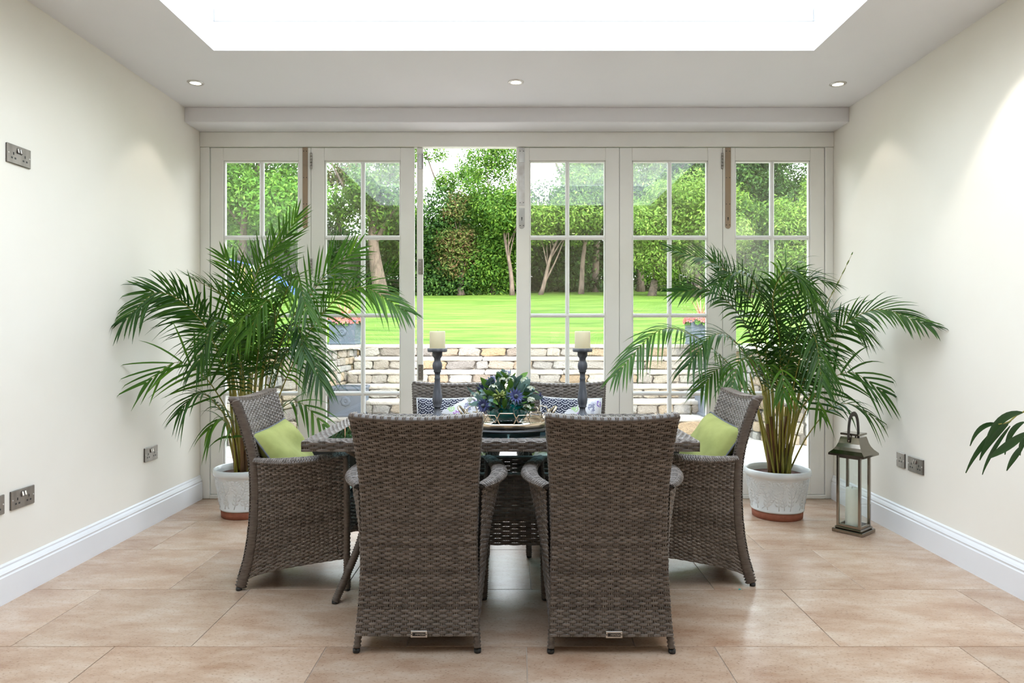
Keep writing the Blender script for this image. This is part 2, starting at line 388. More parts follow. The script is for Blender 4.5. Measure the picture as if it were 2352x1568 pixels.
def tube(mb, pts, r, n=8, flat=1.0, up=(0, 0, 1), caps=True, lobes=None):
    """Swept tube; r scalar or per point; flat squashes the section along the up-side direction."""
    p = np.array([tuple(x) for x in pts], float); k = len(p); r = np.broadcast_to(np.asarray(r, float), (k,))
    t = np.gradient(p, axis=0); t /= np.linalg.norm(t, axis=1)[:, None]+1e-12
    u = np.array(up, float); s = np.cross(t, u); ln = np.linalg.norm(s, axis=1)
    bad = ln < 1e-3
    if bad.any():
        s[bad] = np.cross(t[bad], np.array((0, 1.0, 0.02))); ln = np.linalg.norm(s, axis=1)
    s /= ln[:, None]; w = np.cross(s, t)
    a = np.linspace(0, 2*PI, n, endpoint=False); lb = np.ones(n) if lobes is None else lobes(a)
    V = p[:, None, :]+r[:, None, None]*((np.cos(a)*lb)[None, :, None]*s[:, None, :]+(np.sin(a)*lb*flat)[None, :, None]*w[:, None, :])
    i, j = np.meshgrid(np.arange(k-1), np.arange(n), indexing='ij'); j2 = (j+1) % n
    Q = np.stack([i*n+j, i*n+j2, (i+1)*n+j2, (i+1)*n+j], -1).reshape(-1, 4)
    V = V.reshape(-1, 3); T = []
    if caps:
        V = np.concatenate([V, p[:1], p[-1:]])
        for q in range(n): T += [(k*n, (q+1) % n, q), (k*n+1, (k-1)*n+q, (k-1)*n+(q+1) % n)]
    mb.add(V, Q, T); return mb
def spline(pts, n):
    """Catmull-Rom through pts, n samples."""
    p = np.array([tuple(x) for x in pts], float); p = np.concatenate([2*p[:1]-p[1:2], p, 2*p[-1:]-p[-2:-1]])
    m = len(p)-3; out = []
    for s in np.linspace(0, m, n):
        i = min(int(s), m-1); t = s-i; a, b, c, d = p[i:i+4]
        out.append(.5*((2*b)+(c-a)*t+(2*a-5*b+4*c-d)*t*t+(3*b-a-3*c+d)*t**3))
    return np.array(out)
def wrapped(mb, pts, r, pitch=.0065, amp=.0011, n=10, flat=1.0, up=(0, 0, 1), caps=True):
    """A pole or rail wound with strand: the section swells once per turn."""
    d = spline(pts, 60); L = np.linalg.norm(np.diff(d, axis=0), axis=1).sum(); k = max(4, int(L/pitch))*2+1
    q = spline(pts, k); rr = np.interp(np.linspace(0, 1, k), np.linspace(0, 1, len(np.atleast_1d(r))), np.atleast_1d(r)) if np.ndim(r) else np.full(k, r)
    rr = rr+amp*np.where(np.arange(k) % 2, 1, -1); return tube(mb, q, rr, n, flat, up, caps)

def weave(mbh, mbv, S, ncol, nrow, A=.0034, th=.0024, over=1.10, spc=.0037, rv=.0021, lift=.0012, seg=4, H=None, vseg=24, flip=1.0, phase=0):
    """Basket weave on a surface S(u, v): horizontal double strands passing over and under paired uprights, all real geometry."""
    e = 1e-3
    def fr(u, v):
        p = S(u, v); du = S(np.clip(u+e, 0, 1), v)-S(np.clip(u-e, 0, 1), v); dv = S(u, np.clip(v+e, 0, 1))-S(u, np.clip(v-e, 0, 1))
        du /= np.linalg.norm(du, axis=-1, keepdims=True)+1e-12; dvn = np.linalg.norm(dv, axis=-1, keepdims=True)+1e-12; dv = dv/dvn
        n = np.cross(du, dv)*flip; n /= np.linalg.norm(n, axis=-1, keepdims=True)+1e-12
        return p, du, dv, n
    K = ncol*seg+1; u = np.linspace(0, 1, K)
    prof = np.array([(-1.0, 0), (-.55, 1.0), (0, -.15), (.55, 1.0), (1.0, 0), (0, -.8)])
    m = len(prof)
    U, Vv = np.meshgrid(u, (np.arange(nrow)+.5)/nrow)
    p, du, dv, nn = fr(U, Vv)
    ph = np.arange(nrow)[:, None]
    s = np.sin(PI*(U*ncol)+PI*(ph+phase)); d = A*np.sign(s)*np.abs(s)**.55
    pit = np.linalg.norm(S(np.array([.5]), np.array([1.0]))-S(np.array([.5]), np.array([0.0])))/nrow if H is None else H/nrow
    hw = .5*pit*over
    jit = rng.normal(0, .0004, (nrow, 1))
    V = p[:, :, None, :]+dv[:, :, None, :]*(hw*prof[:, 0]+0)[None, None, :, None]+nn[:, :, None, :]*((d+jit)[:, :, None, None]+th*prof[None, None, :, 1, None])
    i, k, q = np.meshgrid(np.arange(nrow), np.arange(K-1), np.arange(m), indexing='ij'); q2 = (q+1) % m
    idx = lambda a, b, c: (a*K+b)*m+c
    Q = np.stack([idx(i, k, q), idx(i, k+1, q), idx(i, k+1, q2), idx(i, k, q2)], -1).reshape(-1, 4)
    mbh.add(V.reshape(-1, 3), Q)
    v = np.linspace(0, 1, vseg); uc = (np.arange(ncol)+.5)/ncol
    U, Vv = np.meshgrid(uc, v, indexing='ij'); p, du, dv, nn = fr(U, Vv)
    a = np.array([0, PI/2, PI, 3*PI/2])
    for sg in (-1, 1):
        V = p[:, :, None, :]+du[:, :, None, :]*(sg*spc+rv*np.cos(a))[None, None, :, None]+nn[:, :, None, :]*(lift+rv*np.sin(a))[None, None, :, None]
        i, k, q = np.meshgrid(np.arange(ncol), np.arange(vseg-1), np.arange(4), indexing='ij'); q2 = (q+1) % 4
        ix = lambda a_, b_, c_: (a_*vseg+b_)*4+c_
        mbv.add(V.reshape(-1, 3), np.stack([ix(i, k, q), ix(i, k, q2), ix(i, k+1, q2), ix(i, k+1, q)], -1).reshape(-1, 4))

def gridsurf(mb, S, nu, nv, flip=False):
    U, V = np.meshgrid(np.linspace(0, 1, nu), np.linspace(0, 1, nv)); p = S(U, V)
    i, j = np.meshgrid(np.arange(nv-1), np.arange(nu-1), indexing='ij')
    Q = np.stack([i*nu+j, i*nu+j+1, (i+1)*nu+j+1, (i+1)*nu+j], -1).reshape(-1, 4)
    mb.add(p.reshape(-1, 3), Q[:, ::-1] if flip else Q); return mb
# ================================================================ ROOM SHELL
XL, XR, YB, ZC = -2.2725, 2.285, 4.915, 2.74
SK = (-1.655, 1.633, 1.56, 3.74)                      # roof-light opening in the ceiling
def struct(name, m, material, smooth=False, parent=None): return build(m, name, material, parent, smooth, kind='structure')
struct('wall_left', box(MB(), XL-.2, XL, -2.0, 5.05, -.05, ZC, 0), M['wall'])
struct('wall_right', box(MB(), XR, XR+.2, -2.0, 5.05, -.05, ZC, 0), M['wall'])
# rear wall behind the camera, made tall and wide to shade the roof light
m = MB(); box(m, -6, 9, -2.3, -2.0, -.05, 8.2, 0); struct('wall_back', m, M['wall'])
m = MB()
for d in ((XL-.2, SK[0], -2.0, 5.2, ZC, 2.90), (SK[1], XR+.2, -2.0, 5.2, ZC, 2.90), (SK[0], SK[1], -2.0, SK[2], ZC, 2.90), (SK[0], SK[1], SK[3], 5.2, ZC, 2.90)): box(m, *d, ch=0)
struct('ceiling', m, M['ceiling'])
wf = MB()
for d in ((SK[0]-.08, SK[0], SK[2]-.08, SK[3]+.08, 2.90, 2.98), (SK[1], SK[1]+.08, SK[2]-.08, SK[3]+.08, 2.90, 2.98), (SK[0], SK[1], SK[2]-.08, SK[2], 2.90, 2.98), (SK[0], SK[1], SK[3], SK[3]+.08, 2.90, 2.98)): box(wf, *d, ch=.004)
w1 = struct('window_1', wf, M['trimw'])
bx('pane', (SK[0]-.03, SK[1]+.03, SK[2]-.03, SK[3]+.03, 2.98, 2.986), M['glass'], w1, ch=0)
struct('trim_1', box(MB(), XL, XR, 4.68, 5.05, 2.637, ZC, .003), M['ceiling'])          # boxed-in beam
# door frame: head with a stop, jambs, sill
m = MB(); box(m, XL, XR, YB-.012, 4.966, 2.53, 2.637, .004); struct('trim_2', m, M['door'])
m = MB(); box(m, XL, -2.205, YB-.006, 5.03, .0, 2.53, .004); struct('trim_3', m, M['door'])
m = MB(); box(m, 2.226, XR, YB-.006, 5.03, .0, 2.53, .004); struct('trim_4', m, M['door'])
m = MB(); box(m, -2.205, 2.226, YB-.008, 5.03, .0, .028, .004); struct('trim_5', m, M['door'])
struct('wall_front', box(MB(), XL-.2, XR+.2, 5.05, 5.2, 2.60, ZC, 0), M['wall'])          # outside face above the doors
def skirting(name, x, inward):
    prof = [(0, 0), (.020, 0), (.020, .118), (.016, .124), (.016, .130), (.019, .134), (.014, .146), (.008, .156), (.008, .164), (.004, .170), (0, .172)]
    k = len(prof); V = [(x+inward*a, y, z) for y in (-2.0, 4.905) for a, z in prof]
    Q = [(i, i+1, k+i+1, k+i) for i in range(k-1)]
    if inward > 0: Q = [q[::-1] for q in Q]
    m = MB().add(V, Q)
    c = k; e = [(c, c+i, c+i+1) for i in range(1, k-1)]; m.add(V, None, e if inward < 0 else [t[::-1] for t in e])
    struct(name, m, M['trimw'])
skirting('baseboard_left', XL, 1); skirting('baseboard_right', XR, -1)

# ---- floor: grout bed with each limestone tile laid on it
fl = struct('floor', box(MB(), XL-.1, XR+.1, -2.0, 5.06, -.05, -.0035, 0), M['grout'])
rows = [(-2.0, -1.42, 0), (-1.42, -.86, 1), (-.86, -.28, 0), (-.28, .30, 1), (.30, .873, 0), (.873, 1.45, 1), (1.45, 2.03, 0),
        (2.03, 2.606, [-1.53, -.723, .04, .756, 1.69]), (2.606, 3.184, [-1.93, -1.24, -.42, .455, 1.235, 2.05]),
        (3.184, 3.763, [-1.62, -.80, .07, .925, 1.63]), (3.763, 4.34, [-2.02, -1.2, -.36, .48, 1.368]), (4.34, 4.92, [-1.55, -.7, .2, .95, 1.75]), (4.92, 5.06, [-1.2, .3, 1.4])]
for y0, y1, js in rows:
    if isinstance(js, int): js = [-1.6+.35*js+.82*i for i in range(5)]
    xs = [XL]+list(js)+[XR]
    for a, b in zip(xs[:-1], xs[1:]):
        g = .0016; w, d = b-a-2*g, y1-y0-2*g
        link('tile', box(MB(), -w/2, w/2, -d/2, d/2, -.004, 0, .0012).mesh('tile', False), M['tile'], fl, ((a+b)/2, (y0+y1)/2, 0))

# ---- downlights
def downlight(x, y, label, power, first=[None]):
    if first[0] is None:
        t = thing('downlight', label, 'ceiling light', (x, y, ZC), group='recessed ceiling downlights')
        build(lathe(MB(), [(.033, -.0005), (.034, -.006), (.044, -.0055), (.050, -.0015), (.050, 0)], 32), 'bezel', M['pewter'], t)
        build(lathe(MB(), [(.0001, -.004), (.022, -.0035), (.033, -.002)], 32), 'bulb', M['bulb'], t)
        first[0] = t
    else: t = dup(first[0], (x, y, ZC), None, label)
    l = bpy.data.lights.new('downlight_beam', 'SPOT'); l.energy = power; l.color = (1, .94, .86); l.spot_size = math.radians(84); l.spot_blend = .35; l.shadow_soft_size = .03
    o = bpy.data.objects.new('downlight_beam', l); COL.objects.link(o); o.location = (x, y, ZC-.02)
for x, y, lab, p in ((-1.98, 4.22, 'small round downlight in the ceiling above the taller palm with the raised crown', .35),
                     (0.0, 4.21, 'small round downlight in the ceiling above the open doorway', .35),
                     (2.00, 4.24, 'small round downlight in the ceiling above the palm beside the lantern', .35),
                     (-1.98, 2.55, 'round downlight beside the roof light, nearer the camera', .3), (1.98, 3.0, 'round downlight close to the cream wall with the single socket', 1.7),
                     (-1.98, .9, 'added fill lamp behind the camera, beside the roof light', 3.2), (1.98, .9, 'added fill lamp behind the camera, by the long-leaved plant', 3.2),
                     (-.9, -.8, 'added fill lamp at the far rear of the room, on the socket wall side', 3.2), (.9, -.8, 'added fill lamp at the far rear of the room, on the lantern wall side', 3.2)):  # lamps behind the camera are added fill for door frames and chair backs
    downlight(x, y, lab, SPOT_W*p)

# ================================================================ FOLDING DOORS
ROWZ = [.1875, .755, 1.319, 1.881, 2.433]
def leaf(name, w, gx0, gx1, loc, rz=0.0, plate=None, hinges=(), edge=()):
    """One door leaf, left edge at local x=0, inner face at y=0."""
    t = empty(name, loc, rz); t['kind'] = 'structure'
    D = .046; z0, z1 = .03, 2.526
    m = MB()
    box(m, .0015, gx0, 0, D, z0, z1, .003); box(m, gx1, w-.0015, 0, D, z0, z1, .003)
    box(m, gx0, gx1, 0, D, z0, ROWZ[0], .003); box(m, gx0, gx1, 0, D, ROWZ[4], z1, .003)
    # moulded bead round the glass
    for d in ((gx0, gx0+.010, .006, .040, ROWZ[0], ROWZ[4]), (gx1-.010, gx1, .006, .040, ROWZ[0], ROWZ[4]), (gx0, gx1, .006, .040, ROWZ[0], ROWZ[0]+.010), (gx0, gx1, .006, .040, ROWZ[4]-.010, ROWZ[4])): box(m, *d, ch=.004)
    build(m, 'door_frame', M['door'], t, False)
    xm = (gx0+gx1)/2; b = .0145
    bx('glazing_bar', (xm-b, xm+b, .004, .042, ROWZ[0], ROWZ[4]), M['bar'], t, .009)
    for z in ROWZ[1:4]: bx('glazing_bar', (gx0, gx1, .003, .043, z-b, z+b), M['bar'], t, .009)
    for i in range(4):
        for a, c in ((gx0+.002, xm), (xm, gx1-.002)): bx('pane', (a, c, .020, .024, ROWZ[i], ROWZ[i+1]), M['glass'], t, 0)
    if plate:
        x0, x1, kind = plate; r = (x1-x0)/2; zb = 1.943
        mm = MB()
        def plate_geo(zlo, zhi, rounded):
            mq = MB(); box(mq, x0, x1, -.003, 0, zlo+(r if rounded else 0), zhi, .0008)
            if rounded:
                a = np.linspace(PI, 2*PI, 13); ring = [((x0+x1)/2+r*math.cos(k), -.003, zlo+r+r*math.sin(k)) for k in a]
                V = [((x0+x1)/2, -.003, zlo+r)]+ring+[(v[0], 0, v[2]) for v in ring]
                mq.add(V, [(1+k, 14+k, 15+k, 2+k) for k in range(12)], [(0, 1+k, 2+k) for k in range(12)])
            return mq
        if kind == 'scuffed':
            build(plate_geo(2.42, 2.527, False), 'lock_plate', M['steel'], t, False); build(plate_geo(2.11, 2.42, False), 'lock_plate', M['scuff'], t, False, label='paint-smeared pale middle plate')
            lp = build(plate_geo(zb, 2.09, True), 'lock_plate', M['steel'], t, False)
        else: lp = build(plate_geo(zb, 2.527, True), 'lock_plate', M['brass'], t, False, label='long bronze plate with rounded lower end')
        for z in ((2.50, 2.31, 2.12, 1.97) if kind != 'scuffed' else (2.50, 2.13, 1.965)):
            for x in (x0+.008, x1-.008):
                q = MB(); lathe(q, [(.0001, .0012), (.003, .001), (.0036, 0)], 8)
                build(q, 'screw', M['black'], lp, loc=(x, -.003, z), rot=(PI/2, 0, 0))
        kh = MB(); lathe(kh, [(.0001, .002), (.005, .002), (.005, 0)], 10); box(kh, -.0025, .0025, -.018, 0, 0, .002, .0005)
        build(kh, 'keyhole', M['black'], lp, loc=((x0+x1)/2, -.003, 2.02), rot=(PI/2, 0, 0))
    for x, z in hinges:                                  # knuckles of the butt hinges on the inside face
        q = MB()
        for k in range(5): lathe(q, [(.0001, k*.023), (.0082, k*.023+.001), (.0082, k*.023+.022), (.0001, k*.023+.023)], 12, (x, -.004, z-.0575))
        build(q, 'hinge', M['steel'], t)
    for z in edge:                                       # hinge flaps let into the edge
        q = MB(); box(q, -.002, .0005, .010, .036, z-.055, z+.055, .0003); lathe(q, [(.0001, 0), (.006, .001), (.006, .109), (.0001, .11)], 10, (-.004, .004, z-.055)); hg = build(q, 'hinge', M['steel'], t, False)
        for k in range(3): build(lathe(MB(), [(.0001, .001), (.0035, 0)], 8), 'screw', M['pewter'], hg, loc=(-.0025, .024, z-.035+k*.035), rot=(0, -PI/2, 0))
    return t
def X(px): return (px-VX)*YB/FPX
e = [X(483), X(714), X(951.5), X(1185.5), X(1423), X(1660), X(1894)]
HZ = (2.43, 1.67, .91)
def LF(n, i, g0, g1, **k): return leaf(n, e[i+1]-e[i], X(g0)-e[i], X(g1)-e[i], (e[i], YB, 0), **k)
LF('door_1', 0, 513, 686, plate=(X(695)-e[0], X(707)-e[0], 'bronze'), hinges=[(e[1]-e[0]+.003, z) for z in HZ])
LF('door_2', 1, 745, 920)
LF('door_4', 3, 1216, 1391, plate=(X(1192)-e[3], X(1205)-e[3], 'scuffed'))
LF('door_5', 4, 1452, 1626)
LF('door_6', 5, 1688.5, 1861, plate=(X(1665.5)-e[5], X(1678.5)-e[5], 'bronze'), hinges=[(-.004, z) for z in HZ])
# the open leaf: folded outwards along the line of sight, so that mostly its hinged edge shows
leaf('door_3', e[3]-e[2], .098, e[3]-e[2]-.093, (X(972), YB+.006, 0), math.radians(97.8), edge=HZ)

# ================================================================ SOCKETS
def socket_plate(parent, hw, dbl):
    bx('gasket', (-hw+.001, hw-.001, 0, .0025, -.042, .042), M['black'], parent, .0005)
    pl = bx('face_plate', (-hw, hw, .0025, .0085, -.043, .043), M['socket'], parent, .002)
    for cx in ((-.036, .036) if dbl else (0,)):
        bx('pin_slot', (cx-.0032, cx+.0032, .0083, .0092, -.004 if dbl else .006, .008 if dbl else .018), M['black'], pl, .0002)
        for s in (-1, 1): bx('pin_slot', (cx+s*.0105-.0048, cx+s*.0105+.0048, .0083, .0092, -.022 if dbl else -.012, -.014 if dbl else -.004), M['black'], pl, .0002)
    for s in (-1, 1):
        build(lathe(MB(), [(.0001, .0012), (.0035, .001), (.004, 0)], 12), 'screw', M['pewter'], pl, loc=(s*(hw-.009), .0085, 0), rot=(-PI/2, 0, 0))
    if dbl:
        for s in (-1, 1):
            bx('switch_surround', (s*.0085-.0075, s*.0085+.0075, .0080, .0090, .006, .032), M['black'], parent, .0006)
            q = MB(); box(q, -.0055, .0055, -.0012, .0055, -.0105, .0105, .0012); build(q, 'rocker_switch', M['pewter'], parent, False, loc=(s*.0085, .0090, .019), rot=(math.radians(13), 0, 0))
def socket(x, y, z, side, label, dbl=True):
    t = thing('power_socket', label, 'socket', (x, y, z), -PI/2 if side < 0 else PI/2, group='metal wall sockets')
    socket_plate(t, .0745 if dbl else .043, dbl); return t
def wallpt(px, py, side):
    xw = XL if side < 0 else XR; Y = FPX*xw/(px-VX); return Y, EYE-(py-VY)*Y/FPX
for px, py, side, dbl, lab in ((40.5, 358, -1, True, 'brushed metal double socket high up on the cream wall, above the other sockets'),
                               (49.5, 1142, -1, True, 'brushed metal double socket low on the wall, beside one cut off by the frame'),
                               (-23, 1167, -1, True, 'brushed metal double socket of which only one end shows, low on the wall'),
                               (345, 1041, -1, True, 'brushed metal double socket on the wall nearest the left-hand palm'),
                               (2071, 1056, 1, False, 'single dark metal socket on the wall beside the lantern'),
                               (2105, 1068, 1, True, 'dark metal double socket next to the single socket behind the lantern')):
    Y, z = wallpt(px, py, side); socket(XL if side < 0 else XR, Y, z, side, lab, dbl)

# ================================================================ GARDEN: patio, steps, walls, lawn
struct('ground', box(MB(), -14, 14, 5.03, 9.0, -.12, -.035, 0), M['mortar'])
pt = struct('pavement', box(MB(), -6, 6, 5.06, 8.3, -.05, -.012, 0), M['mortar'])
y = 5.07; r = 0
slab_me = box(MB(), -.5, .5, -.5, .5, -.04, 0, .012).mesh('paving_stone', False)
while y < 8.2:
    d = (.44, .60, .44, .30)[r % 4]; x = -4.2-.3*(r % 3)
    while x < 4.2:
        w = random.choice((.44, .60, .74, .90)); link('paving_stone', slab_me, M['slab'], pt, (x+w/2, y+d/2, random.uniform(-.004, .002)), None, (w-.014, d-.014, 1)); x += w
    y += d; r += 1
def stone_mesh(k):
    bm = bmesh.new(); bmesh.ops.create_cube(bm, size=1.0)
    bmesh.ops.bevel(bm, geom=bm.edges[:], offset=.25, segments=3, affect='EDGES', profile=.6)
    rr = random.Random(k)
    for v in bm.verts:
        v.co.x += rr.uniform(-.02, .02)+.05*math.sin(9*v.co.z+k); v.co.z += rr.uniform(-.03, .03)+.06*math.sin(5*v.co.x+k*1.7); v.co.y += rr.uniform(-.06, .06)
    me = bpy.data.meshes.new('stone'); bm.to_mesh(me); bm.free(); return me
STONES = [stone_mesh(k) for k in range(9)]
def lay(parent, p0, p1, zlo, zhi, course, lens, out, dep=.07):
    """Courses of stones along the line p0-p1, standing a little proud of the mortar, each its own object."""
    p0, p1 = Vector(p0), Vector(p1); d = (p1-p0); L = d.length; d /= L; ang = math.atan2(d.y, d.x); z = zlo
    while z < zhi-.03:
        h = min(random.uniform(*course), zhi-z); h = zhi-z if zhi-z-h < .06 else h
        s = -random.uniform(0, .1)
        while s < L-.02:
            w = random.uniform(*lens); a, b = max(s, 0), min(s+w, L)
            if L-b < .10: b = L
            if b-a > .05:
                c = p0+d*((a+b)/2); n = Vector((d.y, -d.x, 0))*out
                link('stone', random.choice(STONES), M['stone'], parent, (c.x+n.x*random.uniform(-.006, .014), c.y+n.y*random.uniform(-.006, .014), z+h/2), (0, random.gauss(0, .03), ang), (b-a-random.uniform(.006, .018), dep, h-random.uniform(.004, .014)))
            s = b if b == L else s+w
        z += h
SZ = [.2, .365, .53, .695, .86, 1.025]; SY = [8.0, 8.3, 8.6, 8.9, 9.2, 9.5]
steps = thing('garden_steps', 'broad stone steps climbing from the patio to the lawn', 'steps', (0, 8.0, 0))
mb = MB()
for i in range(6): box(mb, -2.24+.012*i, 2.64-.012*i, SY[i]-8+.045, SY[i]-8+.5, -.02 if i == 0 else SZ[i-1]-.05, SZ[i]-.045, .002)
build(mb, 'mortar_core', M['mortar'], steps, False)
for i in range(6):
    xl, xr = -2.23+.012*i, 2.63-.012*i
    lay(steps, (xl, SY[i]-8+.03, 0), (xr, SY[i]-8+.03, 0), -.01 if i == 0 else SZ[i-1], SZ[i]-.045, (.13, .17), (.17, .40), 1)
    x = xl
    while x < xr-.05:
        w = min(random.uniform(.8, 1.5), xr-x); w = xr-x if xr-x-w < .3 else w
        link('tread', slab_me, M['slab'], steps, (x+w/2, SY[i]-8+.19, SZ[i]-.003), (0, 0, 0), (w-.008, .41, 1.15)); x += w
def retaining(sgn, label):
    t = thing('garden_wall', label, 'wall', (0, 0, 0))
    pts = [(-6.2, 7.2), (-4.4, 7.2), (-2.80, 7.2)] + [(-2.80+.5*math.sin(a), 7.7-.5*math.cos(a)) for a in np.linspace(0, PI/2, 6)[1:]] + [(-2.29, 8.6), (-2.22, 9.6)]
    pts = [(.40-a, b) for a, b in pts] if sgn > 0 else pts
    core = MB(); cap_parts = []
    for (a, b), (c, d) in zip(pts[:-1], pts[1:]):
        L = math.hypot(c-a, d-b); ang = math.atan2(d-b, c-a)
        nrm = Vector((math.sin(ang), -math.cos(ang), 0))*(1 if sgn < 0 else -1)
        mid = Vector(((a+c)/2, (b+d)/2, 0))
        box(core, -L/2-.02, L/2+.02, -.20, .20, -.03, .96, .004, Matrix.Translation(mid-nrm*.235) @ Matrix.Rotation(ang, 4, 'Z'))
        o1 = 1 if sgn < 0 else -1
        lay(t, (a, b, 0), (c, d, 0), -.01, .965, (.085, .135), (.10, .25), o1)
        k = max(1, int(L/.9))
        for q in range(k):
            f = (q+.5)/k; cc = Vector((a+(c-a)*f, b+(d-b)*f, 0))-nrm*.13
            link('capstone', slab_me, M['slab'], t, (cc.x, cc.y, 1.025), (0, 0, ang), (L/k+(.05 if L < .4 else -.006), .42, 1.3))
    build(core, 'mortar_core', M['mortar'], t, False)
    return t
retaining(-1, 'pale rubble garden wall curving to the steps on the side of the taller palm')
retaining(1, 'sunlit rubble garden wall curving away behind the palm beside the lantern')
def lawnz(y): return 1.0+np.maximum(0, np.asarray(y)-9.7)*.0868
m = MB()
xs = np.linspace(-40, 40, 41)
def strip(xa, xb, ys, nx):
    U = np.linspace(xa, xb, nx); Xg, Yg = np.meshgrid(U, ys); Z = lawnz(Yg)+.05*np.sin(Xg*.35)*np.clip((Yg-12)/8, 0, 1)
    i, j = np.meshgrid(np.arange(len(ys)-1), np.arange(nx-1), indexing='ij')
    m.add(np.stack([Xg, Yg, Z], -1).reshape(-1, 3), np.stack([i*nx+j, i*nx+j+1, (i+1)*nx+j+1, (i+1)*nx+j], -1).reshape(-1, 4))
strip(-60, 60, np.concatenate([np.linspace(9.9, 34, 40), [50, 90]]), 41)
strip(-40, -2.6, np.linspace(7.6, 9.9, 4), 12); strip(2.6, 40, np.linspace(7.6, 9.9, 4), 12)
build(m, 'lawn', M['lawn'], None, True, kind='structure')
def blades(n, x0, x1, y0, y1, h0, h1):
    x = rng.uniform(x0, x1, n); y = y0+(y1-y0)*rng.random(n)**1.6; z = lawnz(y)-.005; a = rng.uniform(0, 2*PI, n); h = rng.uniform(h0, h1, n); w = .0028+.00022*y
    lx, ly = rng.normal(0, .022, n), rng.normal(-.01, .022, n)
    V = np.stack([np.stack([x-w*np.cos(a), y-w*np.sin(a), z], -1), np.stack([x+w*np.cos(a), y+w*np.sin(a), z], -1), np.stack([x+lx, y+ly, z+h], -1)], 1)
    return V.reshape(-1, 3), np.arange(3*n).reshape(-1, 3)
g = MB(); g.add(*((lambda vt: (vt[0], None, vt[1]))(blades(14000, -4.6, -2.6, 7.55, 11, .03, .07))))
tag(build(g, 'grass', M['blade'], None, False, kind='stuff'), 'short bright green grass at the lip of the lawn', 'grass')
# path of pale paving beyond the wall, by the palm beside the lantern
struct('path', box(MB(), 3.3, 8.5, 8.2, 10.2, .98, 1.03, .01), M['slab'])

# ---- planters
def planter(loc, label, flowers=True, w=.37, h=.335, rz=0.0):
    t = thing('garden_planter', label, 'planter', loc, rz, group='lead-look square planters')
    m = MB(); a, b = w/2*.93, w/2
    V = [(sx_*s, sy_*s, z) for s, z in ((a, .03), (b*.985, h)) for sx_, sy_ in ((-1, -1), (1, -1), (1, 1), (-1, 1))]
    V += [(v[0]*.86, v[1]*.86, h if k > 3 else .06) for k, v in enumerate(V)]
    m.add(V, [(0, 1, 5, 4), (1, 2, 6, 5), (2, 3, 7, 6), (3, 0, 4, 7), (9, 8, 12, 13), (10, 9, 13, 14), (11, 10, 14, 15), (8, 11, 15, 12), (4, 5, 13, 12), (5, 6, 14, 13), (6, 7, 15, 14), (7, 4, 12, 15), (3, 2, 1, 0), (8, 9, 10, 11)])
    build(m, 'planter_body', M['planter'], t, False)
    r = MB(); box(r, -b-.008, b+.008, -b-.008, -b+.03, h-.03, h, .004); box(r, -b-.008, b+.008, b-.03, b+.008, h-.03, h, .004); box(r, -b-.008, -b+.03, -b+.03, b-.03, h-.03, h, .004); box(r, b-.03, b+.008, -b+.03, b-.03, h-.03, h, .004); build(r, 'rim', M['planter'], t, False)
    bx('plinth', (-b*.99, b*.99, -b*.99, b*.99, 0, .035), M['planter'], t, .006)
    rs = MB(); lathe(rs, [(.0001, .012), (.012, .010), (.016, .004), (.02, .009), (.045, .012), (.058, .004), (.060, 0)], 24, wob=lambda q: 1+.10*np.cos(8*q))
    build(rs, 'rosette', M['planter'], t, loc=(0, -b*.965, h*.52), rot=(PI/2, 0, 0))
    bx('earth', (-b*.86, b*.86, -b*.86, b*.86, h-.09, h-.05), M['soil'], t, .004)
    return t
def petals(mb, c, r, n, size, flat=.6):
    """Small ruffled flower heads: fans of cupped petals."""
    for _ in range(n):
        d = Vector((random.gauss(0, 1), random.gauss(0, 1), abs(random.gauss(.3, .8)))).normalized(); p = Vector(c)+Vector((d.x*r[0], d.y*r[1], d.z*r[2]))
        q = d.to_track_quat('Z', 'Y').to_matrix().to_4x4(); q.translation = p; k = 5
        for i in range(k):
            a = 2*PI*i/k+random.random(); s = size*random.uniform(.8, 1.2)
            V = [q @ Vector((0, 0, 0)), q @ Vector((math.cos(a-.5)*s*.6, math.sin(a-.5)*s*.6, s*.3*flat)), q @ Vector((math.cos(a)*s, math.sin(a)*s, s*.45*flat)), q @ Vector((math.cos(a+.5)*s*.6, math.sin(a+.5)*s*.6, s*.3*flat))]
            mb.add(V, [(0, 1, 2, 3)])
def bedding(loc, label, rz=0):
    t = thing('bedding_plants', label, 'flowers', loc, rz, group='pink bedding in the planters')
    f = MB(); petals(f, (0, 0, -.01), (.26, .22, .09), 190, .04); build(f, 'blossoms', M['pinkfl'], t, False, kind='stuff')
    l = MB(); petals(l, (0, 0, -.03), (.235, .2, .08), 110, .05); build(l, 'foliage', M['leafg'], t, False, kind='stuff')
    for k in range(16):
        a = 2*PI*k/16+random.uniform(-.2, .2); tilt = random.uniform(.1, .75); L = random.uniform(.28, .42); w = .011
        s = MB(); n = 7; pts = []
        for i in range(n):
            f_ = i/(n-1); rr = L*math.sin(tilt)*f_+.05*f_*f_; pts.append((rr*math.cos(a), rr*math.sin(a), L*math.cos(tilt)*f_-.10*f_*f_*tilt))
        sd = np.array((-math.sin(a), math.cos(a), 0)); V = []
        for i, p in enumerate(pts): ww = w*(1-(i/(n-1))**2)+.001; V += [np.array(p)-sd*ww, np.array(p)+np.array((0, 0, -.003)), np.array(p)+sd*ww]
        s.add(V, [(3*i+c, 3*i+c+1, 3*i+c+4, 3*i+c+3) for i in range(n-1) for c in (0, 1)]); build(s, 'spike_leaf', M['spike'], t)
    return t
pl1 = planter((-2.36, 9.44, 1.027), 'lead-grey planter of pink flowers at the top of the steps, through the second door')
bedding((-2.36, 9.44, 1.027+.325), 'pink begonias with a red cordyline spike in the planter near the taller palm')
